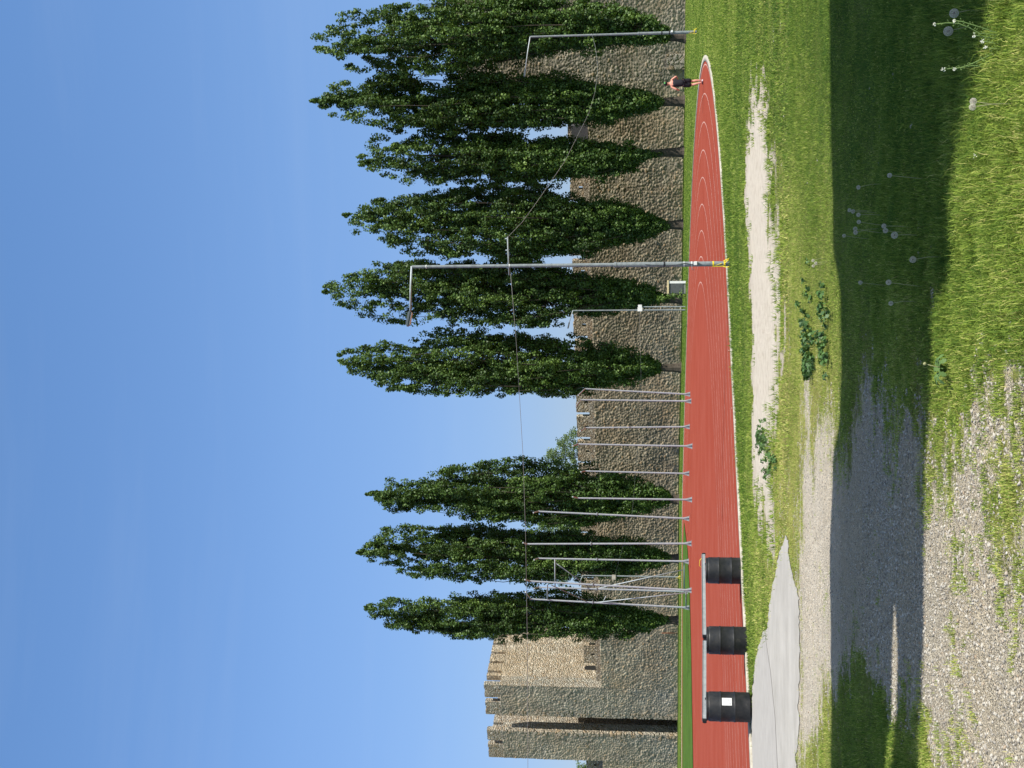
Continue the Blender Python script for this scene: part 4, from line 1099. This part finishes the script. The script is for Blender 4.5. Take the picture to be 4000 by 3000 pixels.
# ------------------------------------------------------------------ jogger
def skin_obj(name, verts, edges, radii, mat, parent, sub=2, root_i=0):
    me = bpy.data.meshes.new(name); me.from_pydata(verts, edges, []); me.materials.append(mat)
    o = bpy.data.objects.new(name, me); COL.objects.link(o); o.parent = parent
    sk = o.modifiers.new("skin", 'SKIN'); sk.use_smooth_shade = True
    if not me.skin_vertices: me.skin_vertices.new()
    for i, r in enumerate(radii):
        me.skin_vertices[0].data[i].radius = r if hasattr(r, '__len__') else (r, r)
        me.skin_vertices[0].data[i].use_root = (i == root_i)
    ss = o.modifiers.new("sub", 'SUBSURF'); ss.levels = sub; ss.render_levels = sub
    return o
def jogger():
    g = gpg(2678, 2749)
    M['skin'] = simple("sunburnt_skin", (.60, .27, .19), .55, .3, 0, .08)
    M['black_cloth'] = simple("black_sportswear", (.012, .012, .018), .75)
    root = empty("person", g, "jogger in black vest, black shorts and green cap at the bend of the track", "person", rz=math.radians(6))
    V = []; E = []; R_ = []
    def add(p, r, par=None):
        V.append(p); R_.append(r); i = len(V) - 1
        if par is not None: E.append((par, i))
        return i
    pel = add((0, 0, .96), (.15, .11)); wai = add((0, .01, 1.10), (.135, .10), pel); che = add((-.005, .03, 1.29), (.165, .115), wai)
    shc = add((-.005, .04, 1.42), (.12, .085), che); nk = add((0, .06, 1.50), .055, shc); hd0 = add((0, .08, 1.57), (.068, .08), nk)
    hd1 = add((0, .085, 1.66), (.078, .095), hd0); add((0, .08, 1.735), (.06, .072), hd1)
    # right arm (viewer's right): elbow out, forearm forward
    s = add((.175, .04, 1.42), .058, shc); e = add((.30, -.05, 1.22), .045, s); w = add((.20, .16, 1.17), .03, e); h = add((.17, .21, 1.18), (.038, .022), w)
    for k, dz in enumerate((-.02, -.007, .006, .018)):
        f1 = add((.155, .255, 1.18 + dz), .009, h); add((.14, .27 - .006 * k, 1.165 + dz), .008, f1)
    add((.135, .215, 1.20), .010, h)
    s = add((-.18, .04, 1.41), .058, shc); e = add((-.30, -.02, 1.20), .045, s); w = add((-.27, .17, 1.10), .03, e); h = add((-.26, .225, 1.11), (.022, .038), w)
    for k, dz in enumerate((-.02, -.007, .006, .018)):
        f1 = add((-.25, .27, 1.11 + dz), .009, h); add((-.235, .285 - .006 * k, 1.09 + dz), .008, f1)
    add((-.225, .23, 1.13), .010, h)
    # right leg carries the weight, left leg trailing
    hp = add((.09, 0, .90), .092, pel); kn = add((.09, .06, .50), .058, hp); cf = add((.10, .0, .34), .055, kn); an = add((.085, -.03, .09), .034, cf); ft = add((.10, .08, .05), (.035, .03), an)
    hp = add((-.09, 0, .90), .092, pel); kn = add((-.08, .04, .50), .060, hp); cf = add((-.07, -.05, .34), .056, kn); an = add((-.045, -.12, .11), .034, cf); ft = add((-.02, -.03, .045), (.035, .03), an)
    skin_obj("body", V, E, R_, M['skin'], root)
    # clothing
    tv = [(0, -.002, .84), (0, 0, .98), (0, .008, 1.12), (-.005, .028, 1.28), (-.005, .035, 1.385), (.075, .04, 1.455), (-.08, .04, 1.455)]
    skin_obj("vest", tv, [(0, 1), (1, 2), (2, 3), (3, 4), (4, 5), (4, 6)], [(.16, .12), (.185, .14), (.17, .13), (.19, .14), (.14, .11), (.045, .06), (.045, .06)], M['black_cloth'], root)
    sv = [(0, 0, 1.02), (.088, .01, .86), (.096, .035, .54), (-.088, .01, .86), (-.09, .03, .54)]
    skin_obj("shorts", sv, [(0, 1), (1, 2), (0, 3), (3, 4)], [(.17, .13), .125, .12, .125, .12], M['black_cloth'], root)
    bm = bmesh.new(); bmesh.ops.create_uvsphere(bm, u_segments=20, v_segments=12, radius=1)
    for v in bm.verts: v.co = Vector((v.co.x * .092, .078 + v.co.y * .108, 1.685 + max(v.co.z, -.95) * .088))
    bmesh.ops.delete(bm, geom=[v for v in bm.verts if v.co.z < 1.61 or (v.co.y > .14 and v.co.z < 1.68)], context='VERTS')
    link("hair", bm_mesh("hair", bm), simple("black_hair", (.015, .012, .01), .6), root, True)
    bm = bmesh.new(); bmesh.ops.create_uvsphere(bm, u_segments=20, v_segments=12, radius=1)
    for v in bm.verts: v.co = Vector((v.co.x * .082, .07 + v.co.y * .100, 1.72 + v.co.z * .068))
    bmesh.ops.delete(bm, geom=[v for v in bm.verts if v.co.z < 1.70], context='VERTS')
    add_box(bm, (-.06, .15, 1.70), (.06, .25, 1.708))
    link("cap", bm_mesh("cap", bm), simple("dark_cap", (.02, .03, .025), .6), root, True)
    bm = bmesh.new(); bmesh.ops.create_uvsphere(bm, u_segments=16, v_segments=10, radius=1)
    for v in bm.verts: v.co = Vector((.01 + v.co.x * .045, -.022 + v.co.y * .016, 1.735 + v.co.z * .034))
    link("cap_patch", bm_mesh("cap_patch", bm), simple("green_patch", (.12, .50, .12), .6), root, True)
    for (x0, y0, rot, nm, c) in ((.10, .03, -25, "shoe", (.75, .70, .72)), (-.03, -.07, 5, "shoe", (.10, .04, .05))):
        bm = bmesh.new()
        prof = [(-.09, .035, .06), (-.05, .04, .075), (.03, .042, .062), (.10, .046, .045), (.16, .036, .032), (.185, .02, .02)]
        rings = []
        for yy_, w_, h_ in prof:
            rings.append([bm.verts.new((math.cos(2 * math.pi * k / 10) * w_, yy_, max(.0, h_ * .5 + math.sin(2 * math.pi * k / 10) * h_ * .62))) for k in range(10)])
        for a, b in zip(rings, rings[1:]):
            for k in range(10): bm.faces.new((a[k], a[(k + 1) % 10], b[(k + 1) % 10], b[k]))
        bm.faces.new(rings[0]); bm.faces.new(rings[-1])
        o = link(nm, bm_mesh(nm, bm), simple("shoe_fabric", c, .6), root, True); o.location = (x0, y0, .022); o.rotation_euler = (0, 0, math.radians(rot))
jogger()

# ------------------------------------------------------------------ dandelion clocks and weeds
M['stem'] = simple("pale_stem", (.30, .30, .14), .7)
M['fluff'] = simple("dandelion_down", (.66, .61, .52), .9, .1)
M['seed'] = simple("seed_core", (.14, .10, .06), .9)
def dandelion_meshes():
    r = np.random.default_rng(3); vs, fs = [], []
    for k in range(95):
        z = 1 - 2 * (k + .5) / 95; a = k * 2.39996; s = math.sqrt(1 - z * z); d = np.array((s * math.cos(a), s * math.sin(a), z))
        p = np.cross(d, r.normal(size=3)); p /= np.linalg.norm(p); q = np.cross(d, p)
        tip = d * .021
        for j in range(5):
            an = j * 2 * math.pi / 5; e = p * math.cos(an) + q * math.sin(an); e2 = p * math.cos(an + .5) + q * math.sin(an + .5)
            o = len(vs); vs += [tip - d * .002, tip + e * .0045 + d * .0015, tip + e2 * .0045 + d * .0015]; fs.append((o, o + 1, o + 2))
        o = len(vs); vs += [d * .004 + p * .0004, d * .004 - p * .0004, tip]; fs.append((o, o + 1, o + 2))
    return npmesh("seed_head", vs, fs)
head_me = dandelion_meshes(); head_me.materials.append(M['fluff'])
DAND = [(3727,52,"right",0),(3704,122,"",0),(3475,685,"",0),(3353,732,"",0),(3318,821,"",0),(3332,826,"",0),(3353,839,"",0),(3355,867,"",0),(3341,894,"",0),(3342,908,"",0),(3297,921,"",0),
 (3453,883,"",0),(3459,901,"",0),(3494,919,"",0),(3802,396,"",0),(3799,418,"",0),(3566,1014,"",0),(3361,1104,"",0),(3471,1103,"",0),(3480,1185,"",0),(3176,1018,"",1),(3187,1028,"",1),(3177,1039,"",1),(2847,1369,"",1),(2858,1594,"",1)]
DL = ["largest dandelion clock, topmost at the right edge, beside the flowering weed stalks","large dandelion clock just below the flower stalks near the right edge","lone dandelion clock in the middle of the shaded grass on the right",
 "small dandelion clock high in the shade, above the row of clocks","faint dandelion clock at the right end of the row near the shadow edge","dandelion clock second from the right in the row near the shadow edge",
 "dandelion clock in the middle of the row near the shadow edge","bright dandelion clock just left of the row's middle","upper dandelion clock of a touching pair in the shade","lower dandelion clock of a touching pair in the shade",
 "dandelion clock closest to the sunlit shadow edge, at the row's left end","upper dandelion clock of the lower trio in the shade","middle dandelion clock of the lower trio","lowest, roundest dandelion clock of the lower trio",
 "ragged dandelion clock above the sunlit grass, right of its twin","ragged dandelion clock above the sunlit grass, left of its twin","big dandelion clock at the centre of the shaded grass","dandelion clock in upper shade left of centre","dandelion clock in mid shade left of centre","lone dandelion clock farthest left in the shade",
 "sunlit white dandelion clock, rightmost of the lit trio","sunlit white dandelion clock, nearest of the lit trio","sunlit white dandelion clock, leftmost of the lit trio","tiny white clock at the track kerb left of the central lamp post","tiny white clock at the track kerb before the drums"]
for (v, y, _, lit), lb in zip(DAND, DL):
    hgt = .13 if lit else rnd.uniform(.17, .24)
    if v < 2900: hgt = .08
    p = gp(3000 - y, v, hgt)
    b = Vector((p.x + rnd.uniform(-.04, .04), p.y + rnd.uniform(-.03, .03), float(ground_z(p.x, p.y)) - .01))
    root = empty("dandelion", b, lb, "dandelion", "dandelion clocks in the meadow")
    h = p - b
    tube_obj("stem", [(0, 0, 0), (h.x * .35 + .006, h.y * .4, h.z * .55), h], [.0026, .0022, .0018], M['stem'], root, 5)
    o = link("seed_head", head_me, None, root); o.location = h; sc = rnd.uniform(.92, 1.08) * (.55 if v < 2900 else (1.05 if v < 3750 and y < 130 else (.95 if y == 1014 or y == 919 else .74))); o.scale = (sc, sc, sc)
    o.rotation_euler = (rnd.random(), rnd.random(), rnd.random())
    bm = bmesh.new(); bmesh.ops.create_icosphere(bm, subdivisions=2, radius=.0075 * sc, matrix=Matrix.Translation(h)); link("seed_core", bm_mesh("seed_core", bm), M['seed'], root)

M['petal'] = simple("white_petal", (.75, .76, .62), .7)
def weed(stalks, label, zbase=.0, d=None):
    base = gp(3000 - stalks[0][0][1], 4060, 0.0) if d is None else None
    y0 = stalks[0][0]
    bpos = Vector((at(3000 - y0[1], y0[0], d).x, d, 0)); bpos.z = float(ground_z(bpos.x, bpos.y))
    root = empty("flowering_weed", bpos, label, "weed", "flowering weeds in the near grass")
    for S in stalks:
        pts = [at(3000 - y, v, d) - bpos for v, y in S]
        pts = [Vector((pts[0].x * .3, 0, -.01))] + pts
        tube_obj("stalk", pts, [.0022] * (len(pts) - 1) + [.0013], M['weed_leaf_s'], root, 5)
        bm = bmesh.new()
        for a, b in zip(pts[1:], pts[2:]):
            n = max(2, int((b - a).length / .012))
            for k in range(n):
                p = a.lerp(b, k / n); an = rnd.random() * 6.28; o = Vector((math.cos(an) * .014, math.sin(an) * .014, .006))
                add_tube(bm, [p, p + o], .0007, 4, False)
                bmesh.ops.create_icosphere(bm, subdivisions=1, radius=.0027, matrix=Matrix.Translation(p + o))
        link("seed_pods", bm_mesh("seed_pods", bm), M['weed_leaf_s'], root)
        bm = bmesh.new(); e = pts[-1]
        for k in range(12):
            o = Vector((rnd.gauss(0, .005), rnd.gauss(0, .005), rnd.gauss(0, .004))); bmesh.ops.create_icosphere(bm, subdivisions=1, radius=.0031, matrix=Matrix.Translation(e + o))
        link("flower_head", bm_mesh("flower_head", bm), M['petal'], root)
M['weed_leaf_s'] = simple("weed_stalk", (.20, .30, .09), .7)
weed([[(3922,137),(3832,107),(3756,84),(3726,80)], [(3922,139),(3826,130),(3786,108),(3741,90),(3696,90),(3651,94)]], "tall shepherd's purse with two arching white tipped stalks at the right edge", d=7.0)
weed([[(3997,157),(3922,154),(3862,146),(3816,139),(3804,140)], [(3990,180),(3900,172),(3838,160)], [(3985,200),(3890,190),(3850,186)]], "short cluster of white flower heads between the two taller weeds at the right edge", d=7.0)
weed([[(3901,199),(3862,218),(3801,247),(3756,264),(3711,268),(3685,271)], [(3907,229),(3819,256),(3771,259),(3728,270)]], "tall white flowered weed leaning left, lower of the two near the right edge", d=7.1)
weed([[(3876,600),(3850,606),(3806,607)]], "small white flowered weed rising from lit grass right of centre", d=7.3)
# dandelion bud with toothed leaves
def bud():
    p = gp(3000 - 1421, 3613, .20); b = Vector((p.x + .03, p.y - .02, float(ground_z(p.x, p.y)) - .01))
    b = gp(3000 - 1440, 3705, 0.0); b.z = float(ground_z(b.x, b.y))
    tip = at(3000 - 1421, 3613, b.y)
    root = empty("dandelion_bud", b, "closed dandelion bud on a reddish stem over toothed leaves, at the shadow edge", "dandelion")
    tube_obj("stem", [(0, 0, 0), ((tip - b).x * .4, 0, (tip - b).z * .6), tip - b], .0028, M['stem'], root, 6)
    bm = bmesh.new(); bmesh.ops.create_icosphere(bm, subdivisions=2, radius=.011, matrix=Matrix.Translation(tip - b)); link("bud", bm_mesh("bud", bm), M['stem'], root)
    bm = bmesh.new()
    for k in range(9):
        a = k * .7 + .2; L = rnd.uniform(.09, .15); prev = None
        for i in range(9):
            f = i / 8; c = Vector((math.cos(a) * L * f, math.sin(a) * L * f, .02 + .07 * math.sin(f * 2.6))); w = (.006 + .022 * f * (1.15 - f)) * (1.5 if i % 2 else .7)
            n_ = Vector((-math.sin(a), math.cos(a), 0)) * w
            cur = (bm.verts.new(c - n_), bm.verts.new(c + n_))
            if prev: bm.faces.new((prev[0], prev[1], cur[1], cur[0]))
            prev = cur
    link("leaves", bm_mesh("leaves", bm), simple("toothed_leaf", (.09, .16, .04), .6), root)
bud()
# broad leaved clumps
def clump(blobs, label, z=.10):
    b0 = gp(3000 - blobs[0][1], blobs[0][0], 0)
    root = empty("leafy_weed", (b0.x, b0.y, 0), label, "weed", "broad leaved weeds in the meadow")
    cen, rad, tin = [], [], []
    for v, y, n, sx, sy in blobs:
        p = gp(3000 - y, v, 0)
        for k in range(n * 6 // 10):
            cen.append((p.x + rnd.gauss(0, sx * 1.5), p.y + rnd.gauss(0, sy * 1.2), rnd.uniform(.02, z))); rad.append((.05, .05, .035)); tin.append(.4 + rnd.gauss(0, .15))
    V_, F_, T_ = leaf_cloud(np.array(cen), np.array(rad), 12, .045, np.array(tin), .9, 50 + int(blobs[0][1]))
    V_ -= np.array((b0.x, b0.y, 0))
    link("leaves", npmesh("leaves", V_, F_, {"tint": T_}), M['weed_leaf'], root)
    bm = bmesh.new()
    add_tube(bm, [(0, 0, -.01), (.01, 0, .05), (.0, .01, z)], [.006, .004, .002], 5, False)
    link("stem", bm_mesh("stem", bm), M['weed_leaf_s'], root)
clump([(3175,1440,40,.06,.12),(3170,1400,30,.08,.2),(3168,1330,24,.12,.2),(3165,1260,16,.14,.2),(3160,1200,10,.12,.2)], "dark green leafy weed clump in sunlit straw grass, ending in a dense tuft")
clump([(3225,1200,14,.12,.12),(3228,1280,16,.12,.12),(3235,1350,14,.12,.12),(3232,1410,10,.08,.1)], "second dark leafy weed patch, nearer to the shadow edge")
clump([(2995,1730,40,.10,.22),(2990,1690,20,.08,.2),(3010,1760,16,.08,.15)], "small green bush growing in the white sand strip", .16)
clump([(3030,1790,20,.05,.3),(3012,1840,14,.05,.3)], "low green weeds along the near edge of the sand strip", .10)

# ------------------------------------------------------------------ added canopy above the photographer (unseen, outline cut to cast the band of shade)
HC = 9.5
shift = Vector((-sun_from.x, -sun_from.y, 0)) / sun_from.z * HC
def tg(v, y, z=HC):
    p = gp(3000 - y, v, 0.0); return Vector((p.x - shift.x, p.y - shift.y, HC))
outline = [(3250,-3600),(3250,-900),(3250,0),(3253,600),(3258,950),(3284,1100),(3290,1400),(3284,1600),(3256,1750),(3252,2200),(3250,3000),(3250,8600),
           (3462,8600),(3468,3000),(3484,2850),(3486,2500),(3497,2330),(3510,2330),(3517,2500),(3515,2850),(3500,3000),(3496,8600),
           (3606,8600),(3606,3000),(3608,2400),(3614,2000),(3616,1800),(3640,1500),(3645,1200),(3735,1000),(3745,700),(3800,500),(3862,300),(3925,0),(3990,-500),(4000,-900),(4000,-3600)]
bm = bmesh.new()
lo_ = [bm.verts.new(tg(v, y)) for v, y in outline]; fb = bm.faces.new(lo_)
ext = bmesh.ops.extrude_face_region(bm, geom=[fb])
for v in ext['geom']:
    if isinstance(v, bmesh.types.BMVert): v.co.z += .18
bmesh.ops.triangulate(bm, faces=[f for f in bm.faces if len(f.verts) > 4])
can = empty("stand_canopy", (8, 4, 0), "tall flat steel canopy over the photographer's side of the track, outside the picture", "canopy")
o = link("roof", bm_mesh("roof", bm), M['roof_sheet']); child(o, can)
xs_ = [v.co.x for v in o.data.vertices]; x0c, x1c = min(xs_), max(xs_)
for (xx_, vv_, yy_) in ((0, 3290, 8450), (0, 3440, 8500), (0, 3320, -3500), (0, 3900, -3500)):
    q = tg(vv_, yy_); child(tube_obj("column", [(q.x, q.y, -.1), (q.x, q.y, HC - .003)], .12, M['steel_dull'], None, 12), can)
print("done")
